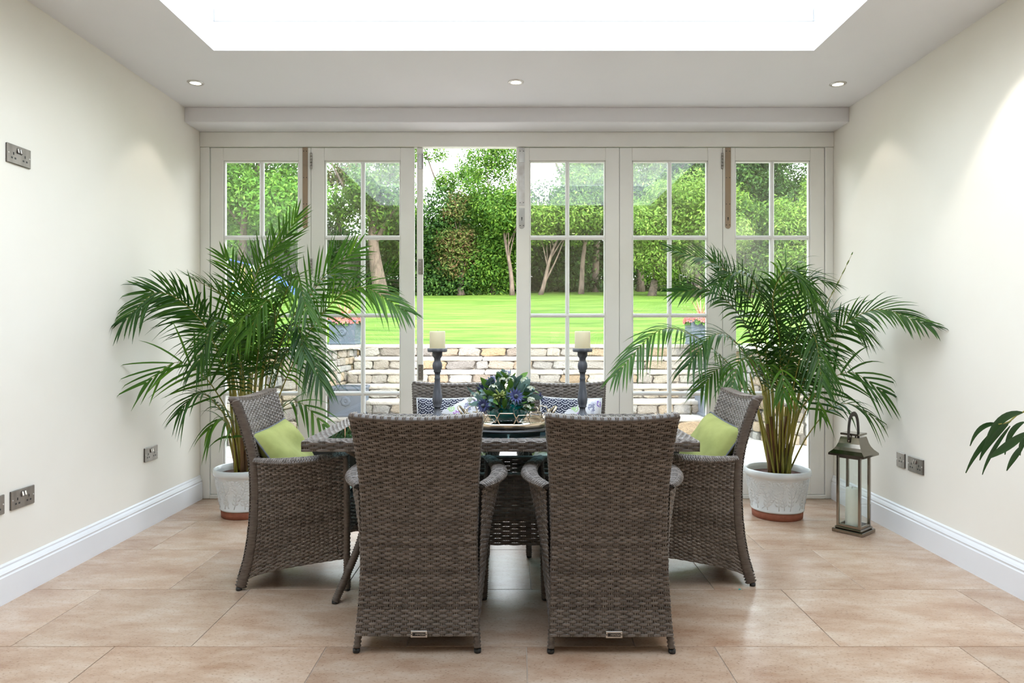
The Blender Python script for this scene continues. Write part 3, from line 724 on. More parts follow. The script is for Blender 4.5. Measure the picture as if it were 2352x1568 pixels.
planter((-2.01, 8.24, .198), 'empty lead-grey square planter on the lowest garden step', rz=.0, w=.40, h=.35)
planter((2.56, 9.44, 1.027), 'lead-grey planter of pink flowers half hidden by the palm beside the lantern')
bedding((2.56, 9.44, 1.027+.325), 'pink begonias with a red cordyline spike behind the palm beside the lantern', .7)
planter((2.40, 8.24, .198), 'lead-grey planter on the lowest step, behind the chair next to the lantern', w=.40, h=.35)

# ================================================================ TREES
def leafmass(mb, blobs, n, size, seed, droop=.0, flat=.8):
    g = np.random.default_rng(seed); B = np.array(blobs, float); wt = B[:, 3]**2; wt /= wt.sum()
    k = g.choice(len(B), n, p=wt); d = g.normal(size=(n, 3)); d /= np.linalg.norm(d, axis=1)[:, None]
    rad = B[k, 3]*(1.14-.56*g.random(n)**1.3)
    c = B[k, :3]+d*rad[:, None]*np.array([1, 1, flat])
    # leaves gather in sprays
    c += g.normal(0, .10, (n, 3))
    nrm = d*.7+g.normal(0, .55, (n, 3))+np.array([0, 0, .45]); nrm /= np.linalg.norm(nrm, axis=1)[:, None]
    a = np.cross(nrm, g.normal(size=(n, 3))); a /= np.linalg.norm(a, axis=1)[:, None]; a[:, 2] -= droop; a /= np.linalg.norm(a, axis=1)[:, None]
    b = np.cross(nrm, a); s = size*g.uniform(.6, 1.25, n)[:, None]
    V = np.stack([c-a*s, c-b*s*.42+nrm*s*.12, c+a*s, c+b*s*.42+nrm*s*.12], 1)
    mb.add(V.reshape(-1, 3), np.arange(4*n).reshape(-1, 4)); return mb
LEAVES = {'lime': mat_island('lime_foliage', [(.06, .165, .022), (.13, .29, .04), (.22, .38, .06)], .6, .35, spec=.2),
          'mid': mat_island('mid_foliage', [(.032, .09, .012), (.085, .185, .022), (.18, .29, .04)], .6, .32, spec=.2),
          'dark': mat_island('dark_foliage', [(.016, .048, .011), (.04, .10, .018), (.09, .17, .03)], .6, .28, spec=.2),
          'apple': mat_island('apple_foliage', [(.08, .18, .02), (.17, .295, .04), (.28, .385, .075)], .6, .35, spec=.2),
          'olive': mat_island('olive_foliage', [(.055, .095, .022), (.11, .165, .035), (.15, .075, .04), (.19, .24, .06), (.10, .055, .03)], .6, .3, spec=.2)}
def tree(name, label, x, y, trunk_h, blobs, leaf, n, size, bark='bark', r=.13, lean=(0, 0), branches=(), droop=0, cat='tree', group='trees at the end of the lawn', seed=1):
    z0 = float(lawnz(y))-.05; t = thing(name, label, cat, (x, y, z0), group=group)
    tr = MB(); pts = [(lean[0]*f+.06*math.sin(5*f+seed), lean[1]*f, trunk_h*f) for f in np.linspace(0, 1, 9)]
    if trunk_h > 0:
        tube(tr, pts, [r*(1.35-.75*f)+(.25*r if f == 0 else 0) for f in np.linspace(0, 1, 9)], 12)
        rr = random.Random(seed)
        for bl in blobs[:8]:
            s = pts[rr.randint(4, 8)]; e = Vector(bl[:3]); tube(tr, spline([s, Vector(s)*.55+e*.45+Vector((0, 0, .25)), e], 7), np.linspace(r*.42, r*.10, 7), 7)
        for b in branches: tube(tr, spline(b[0], 10), np.linspace(b[1], b[1]*.4, 10), 8)
        build(tr, 'trunk', M[bark], t)
    m = MB(); leafmass(m, blobs, n, size, seed, droop); build(m, 'crown', LEAVES[leaf], t, False, kind='stuff')
    return t
def cloud(cx, cy, cz, rx, ry, rz, n, r, seed):
    rr = random.Random(seed); out = []
    for _ in range(n):
        while True:
            a = (rr.uniform(-1, 1), rr.uniform(-1, 1), rr.uniform(-1, 1))
            if sum(q*q for q in a) < 1: break
        out.append((cx+a[0]*rx, cy+a[1]*ry, cz+a[2]*rz, r*rr.uniform(.7, 1.25)))
    return out
def at(px, py, Y): p = P(px, py, Y); return p.x, p.z
def TX(px, Y): return (px-VX)*Y/FPX
# big lime tree filling the first door
Y = 27; x0 = TX(560, Y)
tree('lime_tree', 'broad bright green tree filling the first door, behind the taller palm', x0, Y, 4.6, cloud(-.3, 0, 5.3, 3.2, 2.2, 2.9, 44, .95, 3), 'lime', 34000, .10, droop=.5, seed=3, r=.15)
Y = 34
tree('shade_tree', 'dark leafy tree behind the swing set', TX(585, Y), Y, 2.5, cloud(0, 0, 2.8, 3.8, 1.6, 2.7, 34, 1.2, 5), 'dark', 24000, .12, seed=5)
# leaning tree with the pale thick trunk, second door
Y = 31
tree('leaning_tree', 'tall tree with a thick pale leaning trunk behind the second door', TX(872, Y), Y, 3.7, cloud(-.2, 0, 4.6, 1.9, 1.6, 1.2, 16, .75, 8)+cloud(.9, 0, 6.9, 1.1, 1.2, 1.5, 9, .7, 9), 'mid', 13000, .105, bark='barkp', r=.27, lean=(-.35, 0), seed=8,
     branches=[([(-.3, 0, 3.2), (-.5, 0, 4.8), (-.9, .1, 6.4), (-1.5, .2, 8.6)], .20), ([(-.4, 0, 3.6), (-1.4, 0, 4.6), (-2.3, 0, 6.3)], .09), ([(-.4, 0, 4.3), (.6, 0, 5.6), (1.1, 0, 7.2)], .12)])
tree('airy_tree', 'thin airy tree against the sky beside the leaning trunk', TX(790, 34), 34, 5.0, cloud(-.3, 0, 6.3, 1.6, 1.0, 1.7, 16, .5, 12), 'olive', 3600, .10, r=.10, lean=(-.4, 0), seed=12)
tree('undergrowth_bush', 'dark undergrowth under the leaning tree', TX(800, 35), 35, 1.2, cloud(0, 0, 1.5, 2.6, 1.0, 1.7, 24, .9, 13), 'dark', 15000, .11, cat='bush', seed=13)
tree('ivy_bush', 'ivy-covered bush beside the thick leaning trunk', TX(935, 34.5), 34.5, 1.2, cloud(0, 0, 2.3, 1.3, .9, 2.5, 18, .8, 14), 'mid', 12000, .10, cat='bush', seed=14)
# hedge seen through the open doorway
tree('hedge_bush', 'dark green hedge bush in the open doorway', TX(1010, 33), 33, 1.6, cloud(-.1, 0, 2.4, 1.6, 1.0, 2.4, 26, .85, 15)+[(-.8, 0, .6, .9), (.3, -.2, .5, .9), (1.2, -.2, .6, .8)], 'dark', 17000, .10, cat='bush', seed=15)
tree('rusty_bush', 'rust-tinged bush in the middle of the open doorway', TX(1060, 32.4), 32.4, 1.4, cloud(0, 0, 2.9, 1.0, .6, 1.8, 14, .6, 16), 'olive', 8000, .09, cat='bush', seed=16)
tree('hedge_tree', 'tall yellow-green hedge tree at the edge of the open doorway', TX(1135, 33), 33, 3.2, cloud(0, 0, 3.7, 1.35, 1.0, 3.9, 34, .8, 17)+[(-.1, 0, 6.2, .8), (.5, 0, 6.7, .75), (.1, 0, 7.3, .6), (.8, 0, 5.8, .7), (1.1, 0, 6.9, .6), (-.9, 0, .7, .8), (-.2, 0, 1.0, .9), (.6, 0, .8, .8), (-.6, 0, 2.0, .9), (1.1, 0, 1.8, .8), (.3, 0, 2.4, .9)], 'mid', 24000, .095, seed=17, r=.09)
tree('sky_tree', 'loose tree against the bright sky above the hedge bush', TX(1035, 36), 36, 5.5, cloud(.5, 0, 4.6, 1.3, 1.0, 2.6, 16, .6, 18)+[(-1.2, 0, 8.2, .6), (-.6, 0, 7.4, .5), (-1.6, 0, 7.2, .5)], 'mid', 7500, .10, r=.10, seed=18, branches=[([(0, 0, 4.5), (-.8, 0, 6), (-1.5, 0, 8)], .06)])
tree('trunked_tree', 'slim pale-trunked tree beside the open doorway', TX(1176, 31.4), 31.4, 3.4, cloud(.2, 0, 4.0, .8, .8, 1.3, 9, .6, 19), 'mid', 4500, .10, bark='barkp', r=.085, lean=(-.35, 0), seed=19)
tree('forked_tree', 'forked tree with a sharply leaning trunk behind the fourth door', TX(1238, 31.5), 31.5, 2.6, cloud(.9, 0, 3.4, 1.5, .9, .9, 13, .65, 20), 'apple', 6500, .095, bark='barkp', r=.08, lean=(.85, 0), seed=20, branches=[([(.25, 0, .6), (.75, 0, 1.6), (1.2, 0, 2.7)], .05)])
tree('twisting_tree', 'tree with a pale curving trunk behind the fourth door', TX(1332, 32), 32, 3.8, cloud(.3, 0, 4.4, 1.4, 1.1, 1.5, 14, .75, 21), 'mid', 8500, .105, bark='barkp', r=.10, lean=(.45, 0), seed=21)
tree('backing_hedge', 'dark hedge behind the forked tree', TX(1300, 36), 36, 1.5, cloud(0, 0, 2.7, 3.4, 1.0, 2.7, 40, 1.05, 22), 'dark', 26000, .115, cat='bush', seed=22)
tree('bluish_tree', 'tall tree showing in the upper panes of the fourth door', TX(1370, 35), 35, 6.0, cloud(0, 0, 6.6, 1.5, 1.2, 2.6, 24, .8, 23), 'mid', 17000, .10, seed=23, r=.16, branches=[([(0, 0, 4.5), (-1.6, 0, 5.8), (-2.6, 0, 8)], .10)])
# orchard trees, fifth and sixth doors
tree('apple_tree', 'rounded yellow-green apple tree on a short trunk behind the fifth door', TX(1500, 29.5), 29.5, 1.5, cloud(.35, 0, 2.9, 1.75, 1.5, 1.8, 30, .75, 24), 'apple', 24000, .085, r=.15, seed=24)
tree('fruit_tree', 'second yellow-green fruit tree, nearer the palm beside the lantern', TX(1600, 28.5), 28.5, 1.4, cloud(.3, 0, 3.0, 1.5, 1.3, 1.9, 26, .75, 25), 'apple', 20000, .085, r=.13, seed=25, lean=(.1, 0))
tree('tall_tree', 'tall dark tree with bare dead branches behind the fifth door', TX(1600, 37), 37, 6.5, cloud(.4, 0, 6.5, 2.4, 1.5, 2.9, 34, 1.0, 26), 'dark', 25000, .11, r=.2, seed=26, branches=[([(0, -1.5, 5.0), (.6, -1.8, 5.8), (1.7, -1.8, 6.5)], .08), ([(-1.2, -1.6, 6.4), (-.4, -1.8, 7.4), (.6, -1.8, 8.7)], .07), ([(.6, -1.8, 6.6), (.9, -1.9, 7.9), (1.9, -1.9, 8.5)], .05)])
tree('distant_tree', 'pale tree in the hazy upper pane of the fifth door', TX(1470, 36), 36, 5.0, cloud(0, 0, 5.9, 1.7, 1.1, 2.6, 22, .85, 27), 'mid', 15000, .105, r=.15, seed=27)
tree('evergreen_tree', 'large dark evergreen filling the top of the sixth door', TX(1790, 34), 34, 5.5, cloud(0, 0, 5.6, 3.2, 1.8, 3.6, 50, 1.0, 28)+[(1.2, 0, 7.6, 1.0), (2.0, 0, 7.0, 1.0), (1.9, 0, 8.2, .9), (-1.5, 0, 8.0, 1.0), (.2, 0, 8.4, 1.0)], 'dark', 36000, .11, r=.25, seed=28)
tree('pale_bush', 'pale green bush low behind the sixth door', TX(1725, 29), 29, 1.0, cloud(0, 0, 2.2, 1.4, 1.0, 1.9, 22, .7, 29), 'mid', 15000, .085, cat='bush', seed=29)
tree('shoot_bush', 'yellow-green bush with upright shoots behind the sixth door', TX(1825, 28), 28, 1.0, cloud(0, 0, 2.1, 1.2, 1.0, 1.8, 20, .65, 30)+[(.5, 0, 4.2, .35), (.55, 0, 4.7, .25), (-.6, 0, 3.9, .35)], 'apple', 15000, .08, cat='bush', seed=30)
tree('far_hedge', 'dark boundary hedge at the far end of the lawn', 0, 39, 0, [(x, 0, zz+.5*math.sin(x*1.7), 1.7) for x in np.linspace(-18, 18, 30) for zz in (.0, .9, 2.6)]+[(x, .5, 4.4+.6*math.sin(x*2.3), 1.5) for x in (-17, -15, -13, -6.5, -3.2, -1.7, 0, 2.2, 4, 6, 8, 10, 12, 14, 16)], 'dark', 80000, .15, cat='hedge', seed=31)
tree('edge_tree', 'bushy tree beyond the frame edge on the swing side', TX(380, 31), 31, 3, cloud(0, 0, 4.6, 2.8, 1.8, 3.2, 20, 1.2, 32), 'mid', 7000, .14, seed=32)

# ---- swing set behind the taller palm
sw = thing('swing_set', 'child\'s swing frame with white and yellow legs on the lawn behind the palm', 'swing', (-9.5, 22.0, float(lawnz(22.0))))
def tb(name, a, b, r, mt, par): return build(tube(MB(), [a, b], r, 8), name, M[mt], par)
for yy in (0, 2.2):
    tb('leg', (-.35, yy-.1, -.02), (.12, yy, 1.50), .026, 'swing', sw); tb('leg', (.72, yy+.1, -.02), (.16, yy, 1.50), .026, 'swing', sw); tb('leg', (.02, yy+.5, -.02), (.10, yy, 1.48), .022, 'swy', sw)
tb('crossbar', (.14, 0, 1.49), (.14, 2.2, 1.49), .028, 'swb', sw); tb('brace', (-.12, 0, .75), (.42, 0, .75), .016, 'swb', sw)
for y_ in (.7, 1.4):
    for s_ in (-.14, .14): tb('chain', (.14, y_+s_, 1.48), (.14, y_+s_, .42), .008, 'swy', sw)
    bx('swing_seat', (.02, .26, y_-.17, y_+.17, .36, .43), M['swg'], sw, .02)
sd_ = thing('garden_slide', 'blue plastic slide standing by the swing frame', 'slide', (-7.25, 22.2, float(lawnz(22.2))))
m = MB(); q = Matrix.Translation((0, 0, .42)) @ Matrix.Rotation(math.radians(38), 4, 'Y'); box(m, -.75, .75, -.22, .22, -.02, .02, .01, q); box(m, -.75, .75, -.25, -.21, -.02, .10, .01, q); box(m, -.75, .75, .21, .25, -.02, .10, .01, q); build(m, 'chute', M['swb'], sd_, False)
for s in (-.2, .2): tb('leg', (-.75, s, -.02), (-.60, s, .88), .025, 'swing', sd_)
# ================================================================ RATTAN CHAIRS
def ypost(z): return np.interp(z, [0, .04, .137, .23, .318, .42, .52, .60, .66, .72, .77, .82, .887], [0, .010, .038, .054, .063, .067, .067, .061, .051, .036, .023, .007, -.018])
def hwid(z): return np.interp(z, [0, .1, .28, .4, .6, .7, .8, .887], [.238, .232, .225, .222, .227, .233, .241, .249])
def ztop(u): return .868+.015*(2*u-1)**2
def bow(u, z): return .016*(1-(2*u-1)**2)*np.clip((z-.1)/.5, .2, 1)
def S_rear(u, v):
    z = .062+v*(ztop(u)-.062); return np.stack([(2*u-1)*(hwid(z)-.003), ypost(z)+.004-bow(u, z), z], -1)
def S_front(u, v):
    z = .40+v*(ztop(u)-.40); return np.stack([(2*u-1)*(hwid(z)-.006), ypost(z)+.050-bow(u, z)*1.2, z], -1)
def zarm(u): return .597+.006*u+.030*u**2.2
def zarch(u): return .045+.105*np.clip(u, 0, 1)**.62
def S_side(sg):
    def f(u, v):
        z = zarch(u)+v*(zarm(u)-zarch(u)); y0 = ypost(z)+.05
        w = .224+.010*u+.078*np.sin(PI*(u*.92+.04))**.8*v**1.5
        return np.stack([sg*w, y0+(.53-y0)*u, z], -1)
    return f
chair = thing('rattan_chair', '', 'chair', group='grey rattan dining chairs')
core = MB()
gridsurf(core, lambda u, v: S_rear(u, v)+np.array([0, .010, 0]), 15, 24); gridsurf(core, lambda u, v: S_front(u, v)-np.array([0, .010, 0]), 15, 16, True)  # dark sheets added inside the hollow back to block light leaks
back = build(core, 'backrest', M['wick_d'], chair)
def woven(parent, S, nc, nr, flip=1.0, **k):
    h, v = MB(), MB(); weave(h, v, S, nc, nr, flip=flip, **k)
    build(h, 'woven_strands', M['wick_h'], parent, kind='stuff'); build(v, 'woven_uprights', M['wick_v'], parent, kind='stuff')
woven(back, S_rear, 19, 89, A=.0038); woven(back, S_front, 19, 51, -1.0, A=.0038)
rail = MB(); uu = np.linspace(0, 1, 24)
tube(rail, [((2*a-1)*.246, float(ypost(ztop(a))+.025-bow(a, .87)), float(ztop(a))+.004) for a in uu], .0275, 16, .48, lobes=lambda a: 1+.07*np.cos(8*a))
tr = build(rail, 'top_rail', M['wrap'], chair)
st = MB()
for i in range(18):
    a = (i+.5)/18; zt = float(ztop(a))
    for s in (-.004, .004): box(st, (2*a-1)*.246+s-.0017, (2*a-1)*.246+s+.0017, float(ypost(zt)-bow(a, .87))-.004, float(ypost(zt)-bow(a, .87))+.054, zt+.004, zt+.019, .001)
build(st, 'stitches', M['wick_v'], tr, False, kind='stuff')
for sg in (-1, 1):
    S = S_side(sg); m = MB()
    gridsurf(m, lambda u, v: S(u, .30+.70*v)-np.array([sg*.007, 0, 0]), 12, 10, sg < 0)  # dark inner sheet added behind the weave to keep light out
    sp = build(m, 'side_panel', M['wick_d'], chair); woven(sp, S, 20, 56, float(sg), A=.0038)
    zz = np.linspace(.014, .884, 26); m = MB()
    wrapped(m, [(sg*(float(hwid(z))-.011), float(ypost(z))+.027, z) for z in zz], .0125, .0135, .0022, 12, 2.0, up=(0, 1, 0))
    lg = build(m, 'leg', M['wrap'], chair)
    build(lathe(MB(), [(.0001, 0), (.012, 0), (.0138, .003), (.0138, .014), (.0001, .014)], 12), 'foot', M['black'], lg, loc=(sg*.227, .024, 0))
    m = MB(); wrapped(m, [(sg*.228, .528, .01), (sg*.232, .527, .15), (sg*.235, .528, .40), (sg*.246, .526, .60), (sg*.247, .522, .632)], .0155, .0110, .0019, 10, up=(0, 1, 0))
    lg = build(m, 'leg', M['wrap'], chair)
    build(lathe(MB(), [(.0001, 0), (.012, 0), (.0138, .003), (.0138, .014), (.0001, .014)], 12), 'foot', M['black'], lg, loc=(sg*.228, .528, 0))
    us = np.linspace(-.03, 1.0, 30); pa = S(np.clip(us, 0, 1), np.ones(30)); pa[:, 2] += .005; pa[0] += (0, -.012, 0); pa[:, 0] -= sg*.006
    rr = np.interp(us, [0, .12, .45, .8, .95, 1.0], [.020, .025, .033, .029, .022, .018])
    m = MB(); tube(m, np.concatenate([pa, [pa[-1]+np.array((0, .006, -.012))]]), np.append(rr, .012)*.9, 14, .50)
    arm = build(m, 'armrest', M['wick_d'], chair)
    def S_arm(u, v, pa=pa, rr=rr, us=us):
        t = np.clip(v, 0, 1)*(len(us)-1); k = np.minimum(t.astype(int), len(us)-2); f = (t-k)[..., None]
        p = pa[k]*(1-f)+pa[k+1]*f; d = pa[k+1]-pa[k]; d /= np.linalg.norm(d, axis=-1, keepdims=True); r = (rr[k]*(1-f[..., 0])+rr[k+1]*f[..., 0])[..., None]
        s = np.cross(d, np.array((0, 0, 1.0))); s /= np.linalg.norm(s, axis=-1, keepdims=True); w = np.cross(s, d); a = ((u-.5)*math.radians(250))[..., None]
        return p+s*r*np.sin(a)+w*r*.55*np.cos(a)
    woven(arm, S_arm, 5, 78, -1.0 if np.cross((1, 0, 0), (0, 1, 0))[2] < 0 else 1.0, A=.0016, th=.0017, over=1.25, spc=.0026, rv=.0014, lift=.0006, seg=5, vseg=30)
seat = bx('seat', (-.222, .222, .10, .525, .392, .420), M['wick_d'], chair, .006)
woven(seat, lambda u, v: np.stack([(2*u-1)*.225, np.full_like(u, .532), .27+.15*v], -1), 16, 18, -1.0)
npb = .0725; ny = float(ypost(npb))+.004-float(bow(.52, npb))-.0065
npl = bx('name_plate', (-.022, .040, ny-.002, ny+.002, npb-.0125, npb+.0125), M['pewter'], chair, .001)
bx('plate_inset', (-.0155, .0335, ny-.0026, ny-.0015, npb-.0065, npb+.0065), M['black'], npl, .0003)
def text(s, size, material, parent, loc, rot, name='lettering'):
    c = bpy.data.curves.new(name, 'FONT'); c.body = s; c.size = size; c.extrude = .0003; c.align_x = 'CENTER'; c.align_y = 'CENTER'; c.materials.append(material)
    o = bpy.data.objects.new(name, c); COL.objects.link(o); me = bpy.data.meshes.new_from_object(o); bpy.data.objects.remove(o); me.name = name
    if not me.materials: me.materials.append(material)
    return link(name, me, None, parent, loc, rot)
text('MIMOSA', .0095, M['pewter'], npl, (.0135, ny-.0028, npb-.0002), (PI/2, 0, 0))
for x in (-.0188, .0368): build(lathe(MB(), [(.0001, .0012), (.0018, .001), (.0022, 0)], 8), 'rivet', M['black'], npl, loc=(x, ny-.002, npb), rot=(PI/2, 0, 0))
spots = [((-.371, 2.535, 0), 0.0, 'grey rattan chair with its back to us, on the socket-covered wall\'s side'),
         ((.357, 2.530, 0), 0.0, 'grey rattan chair seen from behind, the one nearer the lantern'),
         ((-1.311, 3.40, 0), -PI/2, 'grey rattan armchair in profile holding a lime cushion, beside the taller palm'),
         ((1.143, 3.455, 0), PI/2, 'grey rattan armchair in profile holding a lime cushion, on the lantern side'),
         ((-.383, 4.165, 0), PI, 'rattan chair facing us across the table, behind the candlestick nearer the taller palm'),
         ((.298, 4.165, 0), PI, 'rattan chair facing us across the table, behind the candlestick nearer the lantern')]
for i, (l, rz, lab) in enumerate(spots):
    if i == 0: chair.location = l; chair['label'] = lab
    else: dup(chair, l, (0, 0, rz), lab)

# ---------------------------------------------------------------- cushions
def pillow_mesh(w, h, t, seed, wr=.006, n=26, dip=.05):
    """Two stuffed faces joined at the seam; local x = width, z = height, -y = front."""
    a = np.linspace(-1, 1, n); U, V = np.meshgrid(a, a); r = np.random.default_rng(seed)
    px = U*w/2*(1-dip*(1-V**2)); pz = V*h/2*(1-dip*(1-U**2))
    th = t/2*np.clip((1-U**4)*(1-V**4), 0, 1)**.55
    wr_ = sum(np.sin(U*r.uniform(2, 7)+V*r.uniform(2, 7)+r.uniform(0, 6)) for _ in range(5))*wr/2*np.clip((1-U**2)*(1-V**2), 0, 1)**.3
    out = []
    for s in (-1, 1):
        mb = MB(); P3 = np.stack([px, s*(th+wr_*(th > .002)), pz], -1).reshape(-1, 3)
        i, j = np.meshgrid(np.arange(n-1), np.arange(n-1), indexing='ij'); Q = np.stack([i*n+j, i*n+j+1, (i+1)*n+j+1, (i+1)*n+j], -1).reshape(-1, 4)
        mb.add(P3, Q if s < 0 else Q[:, ::-1]); out.append(mb)
    e = np.concatenate([a[:-1], np.ones(n-1), -a[:-1], -np.ones(n-1)]); f = np.concatenate([-np.ones(n-1), a[:-1], np.ones(n-1), -a[:-1]])
    ring = np.stack([e*w/2*(1-dip*(1-f**2)), 0*e, f*h/2*(1-dip*(1-e**2))], -1); ring = np.concatenate([ring, ring[:2]])
    return out, ring
def cushion(name, label, cat, loc, rot, w, h, t, front, backm, pip, seed, group=None, dip=.05):
    o = thing(name, label, cat, loc, rot=rot, group=group); (f, b), ring = pillow_mesh(w, h, t, seed, dip=dip)
    build(f, 'cushion_front', M[front], o); build(b, 'cushion_back', M[backm], o)
    build(tube(MB(), ring, .0045, 8, up=(0, 1, 0), caps=False), 'piping', M[pip], o); return o
def face(nx, ny_, nz, roll=0.0):
    """Rotation that turns local -y towards the given direction with z kept upright."""
    q = (-Vector((nx, ny_, nz))).to_track_quat('Y', 'Z').to_matrix() @ Matrix.Rotation(roll, 3, 'Y'); return q.to_euler()
cushion('throw_cushion', 'lime green velvet cushion with grey piping in the chair beside the taller palm', 'cushion', (-1.125, 3.37, .600), face(.80, -.12, .55, -.10), .36, .33, .115, 'green', 'green', 'piping', 3, 'lime velvet cushions')
cushion('throw_cushion', 'lime green velvet cushion with grey piping in the chair on the lantern side', 'cushion', (.960, 3.42, .615), face(-.80, -.22, .55, .16), .36, .34, .115, 'green', 'green', 'piping', 5, 'lime velvet cushions')
cushion('printed_cushion', 'white and navy scale-print cushion behind the first candlestick', 'cushion', (-.393, 3.965, .655), face(0, -.95, .26, -.02), .37, .33, .11, 'scallop', 'scallop', 'trimw', 7, 'navy scale-print cushions')
cushion('printed_cushion', 'white and navy scale-print cushion behind the candlestick nearer the lantern', 'cushion', (.318, 3.965, .655), face(0, -.95, .26, .03), .36, .33, .11, 'scallop', 'scallop', 'trimw', 8, 'navy scale-print cushions')
for l, lab in (((-.99, 3.40, .453), 'leaf-print seat pad on the profile chair beside the taller palm'), ((-.383, 3.84, .478), 'leaf-print seat pad on the far chair behind the first candlestick'), ((.298, 3.84, .478), 'leaf-print seat pad on the far chair nearer the lantern')):
    cushion('seat_cushion', lab, 'cushion', l, (PI/2, 0, 0), .40, .44, .065 if l[2] < .46 else .115, 'seatcush', 'seatcush', 'seatcush', 11, 'leaf-print seat pads', .02)

# ================================================================ TABLE
TCX, TCY, TA, TBH, TZ = -.065, 3.37, .843, .487, .740
tab = thing('dining_table', 'rectangular grey rattan table with an inset glass top and splayed base', 'table', (TCX, TCY, 0))
rim = MB(); RW = .088
for d in ((-TA+.006, TA-.006, -TBH+.006, -TBH+RW), (-TA+.006, TA-.006, TBH-RW, TBH-.006), (-TA+.006, -TA+RW, -TBH+RW, TBH-RW), (TA-RW, TA-.006, -TBH+RW, TBH-RW)): box(rim, d[0], d[1], d[2], d[3], TZ-.044, TZ-.007, .004)
tt = build(rim, 'table_rim', M['wick_d'], tab, False)
def edge_S(ang, a, b):
    c, s = round(math.cos(ang)), round(math.sin(ang))
    def f(u, v):
        x = (2*u-1)*a; y = np.full_like(u, -b+.003); z = TZ-.046+v*.040; return np.stack([c*x-s*y, s*x+c*y, z], -1)
    return f
def top_S(ang, a, b):
    c, s = round(math.cos(ang)), round(math.sin(ang))
    def f(u, v):
        x = (2*u-1)*(a-RW*v); y = -b+RW*v; z = np.full_like(u, TZ-.005); return np.stack([c*x-s*y, s*x+c*y, z], -1)
    return f
for ang, a, b, n in ((0, TA, TBH, 46), (PI/2, TBH, TA, 27), (PI, TA, TBH, 46), (3*PI/2, TBH, TA, 27)):
    woven(tt, edge_S(ang, a, b), n, 4, 1.0, A=.003, vseg=6); woven(tt, top_S(ang, a, b), n, 9, 1.0, A=.0022, th=.0018, vseg=6)
bx('glass_top', (-TA+RW-.004, TA-RW+.004, -TBH+RW-.004, TBH-RW+.004, TZ-.008, TZ-.002), M['tableglass'], tab, .001)
for sx_ in (-1, 1):
    for sy_ in (-1, 1):
        m = MB(); wrapped(m, [(sx_*.735, sy_*.35, .008), (sx_*.690, sy_*.31, .12), (sx_*.640, sy_*.265, .26), (sx_*.605, sy_*.22, .45), (sx_*.62, sy_*.245, .60), (sx_*.70, sy_*.36, .700)], .0175, .0110, .0019, 10, up=(0, 1, 0))
        lg = build(m, 'leg', M['wrap'], tab)
        build(lathe(MB(), [(.0001, 0), (.013, 0), (.015, .003), (.015, .012), (.0001, .012)], 12), 'foot', M['black'], lg, loc=(sx_*.735, sy_*.35, 0))
def bay(c, s, a, b):
    def f(u, v):
        x = (2*u-1)*a; e_ = np.abs(2*u-1)**3; z = .215-.04*e_+v*(.325+.04*e_); y = -b+0*u; return np.stack([c*x-s*y, s*x+c*y, z], -1)
    return f
for c, s, a, b, n in ((1, 0, .60, .215, 30), (0, 1, .215, .60, 11), (-1, 0, .60, .215, 30), (0, -1, .215, .60, 11)):
    pn = build(tube(MB(), [bay(c, s, a, b)(np.array([k]), np.array([1.0]))[0] for k in np.linspace(0, 1, 8)], .011, 8), 'base_panel', M['wrap'], tab)
    woven(pn, bay(c, s, a, b), n, 30, 1.0, A=.004, over=1.05)
# turntable, tray, vase, flowers
TX_, TY_ = -.042, 3.30
ls = MB(); lathe(ls, [(.0001, .0), (.09, 0), (.09, .006), (.248, .006), (.25, .009), (.25, .013), (.248, .016), (.0001, .016)], 64)
tag(build(ls, 'turntable', M['darkglass'], loc=(TX_, TY_, TZ-.002)), 'smoked glass turntable in the middle of the table, under the tray', 'turntable')
tray = thing('serving_tray', 'round mirrored tray with a pierced champagne-metal gallery, under the teal bowl', 'tray', (TX_, TY_, TZ+.014))
R_ = .205
build(lathe(MB(), [(.0001, .006), (R_, .006), (R_, .010), (.0001, .010)], 64), 'tray_mirror', M['mirror'], tray)
build(lathe(MB(), [(R_, .004), (R_+.006, .006), (R_+.006, .026), (R_+.001, .027), (R_+.001, .010)], 72), 'tray_band', M['gold'], tray)
h0, hh = .026, .050; un = 2*PI/9
def cyl(s, z): a = -PI/2+s; return ((R_+.003)*math.cos(a), (R_+.003)*math.sin(a), h0+z*hh)
for k in range(9):
    m = MB(); o = k*un-.3*un
    for ss, zs in (((0, .08, .52, .60, .52, .08, 0), (.5, 1, 1, .5, 0, 0, .5)), ((.60, .67, .93, 1.0, .93, .67, .60), (.5, .80, .80, .5, .2, .2, .5))):
        pts = []
        for i in range(6):
            n = 5
            for q in range(n): f = q/n; pts.append(cyl(o+un*(ss[i]+(ss[i+1]-ss[i])*f), zs[i]+(zs[i+1]-zs[i])*f))
        pts += pts[:2]; tube(m, pts, .0027, 6, caps=False)
    build(m, 'gallery_link', M['gold'], tray)
for s in (-1, 1):
    b_ = (s*(R_+.002), 0, .03); pts = spline([(s*R_*.97, -.06, .03), (s*(R_+.022), -.052, .075), (s*(R_+.030), -.02, .083), (s*(R_+.030), .02, .083), (s*(R_+.022), .052, .075), (s*R_*.97, .06, .03)], 24)
    build(tube(MB(), pts, .0055, 10), 'handle', M['gold'], tray)
for k in range(6):
    a = PI/6+k*PI/3; build(lathe(MB(), [(.0001, 0), (.006, .001), (.0075, .004), (.005, .008)], 10), 'foot', M['pewter'], tray, loc=(.18*math.cos(a), .18*math.sin(a), 0))
vz = TZ+.014+.010
bowl = MB(); lathe(bowl, [(.0001, 0), (.055, 0), (.070, .006), (.090, .026), (.0985, .048), (.094, .072), (.078, .089), (.062, .095), (.060, .092), (.070, .08), (.08, .05), (.05, .012), (.0001, .01)], 110, wob=lambda a: .925+.075*np.abs(np.cos(5*a))**.55)
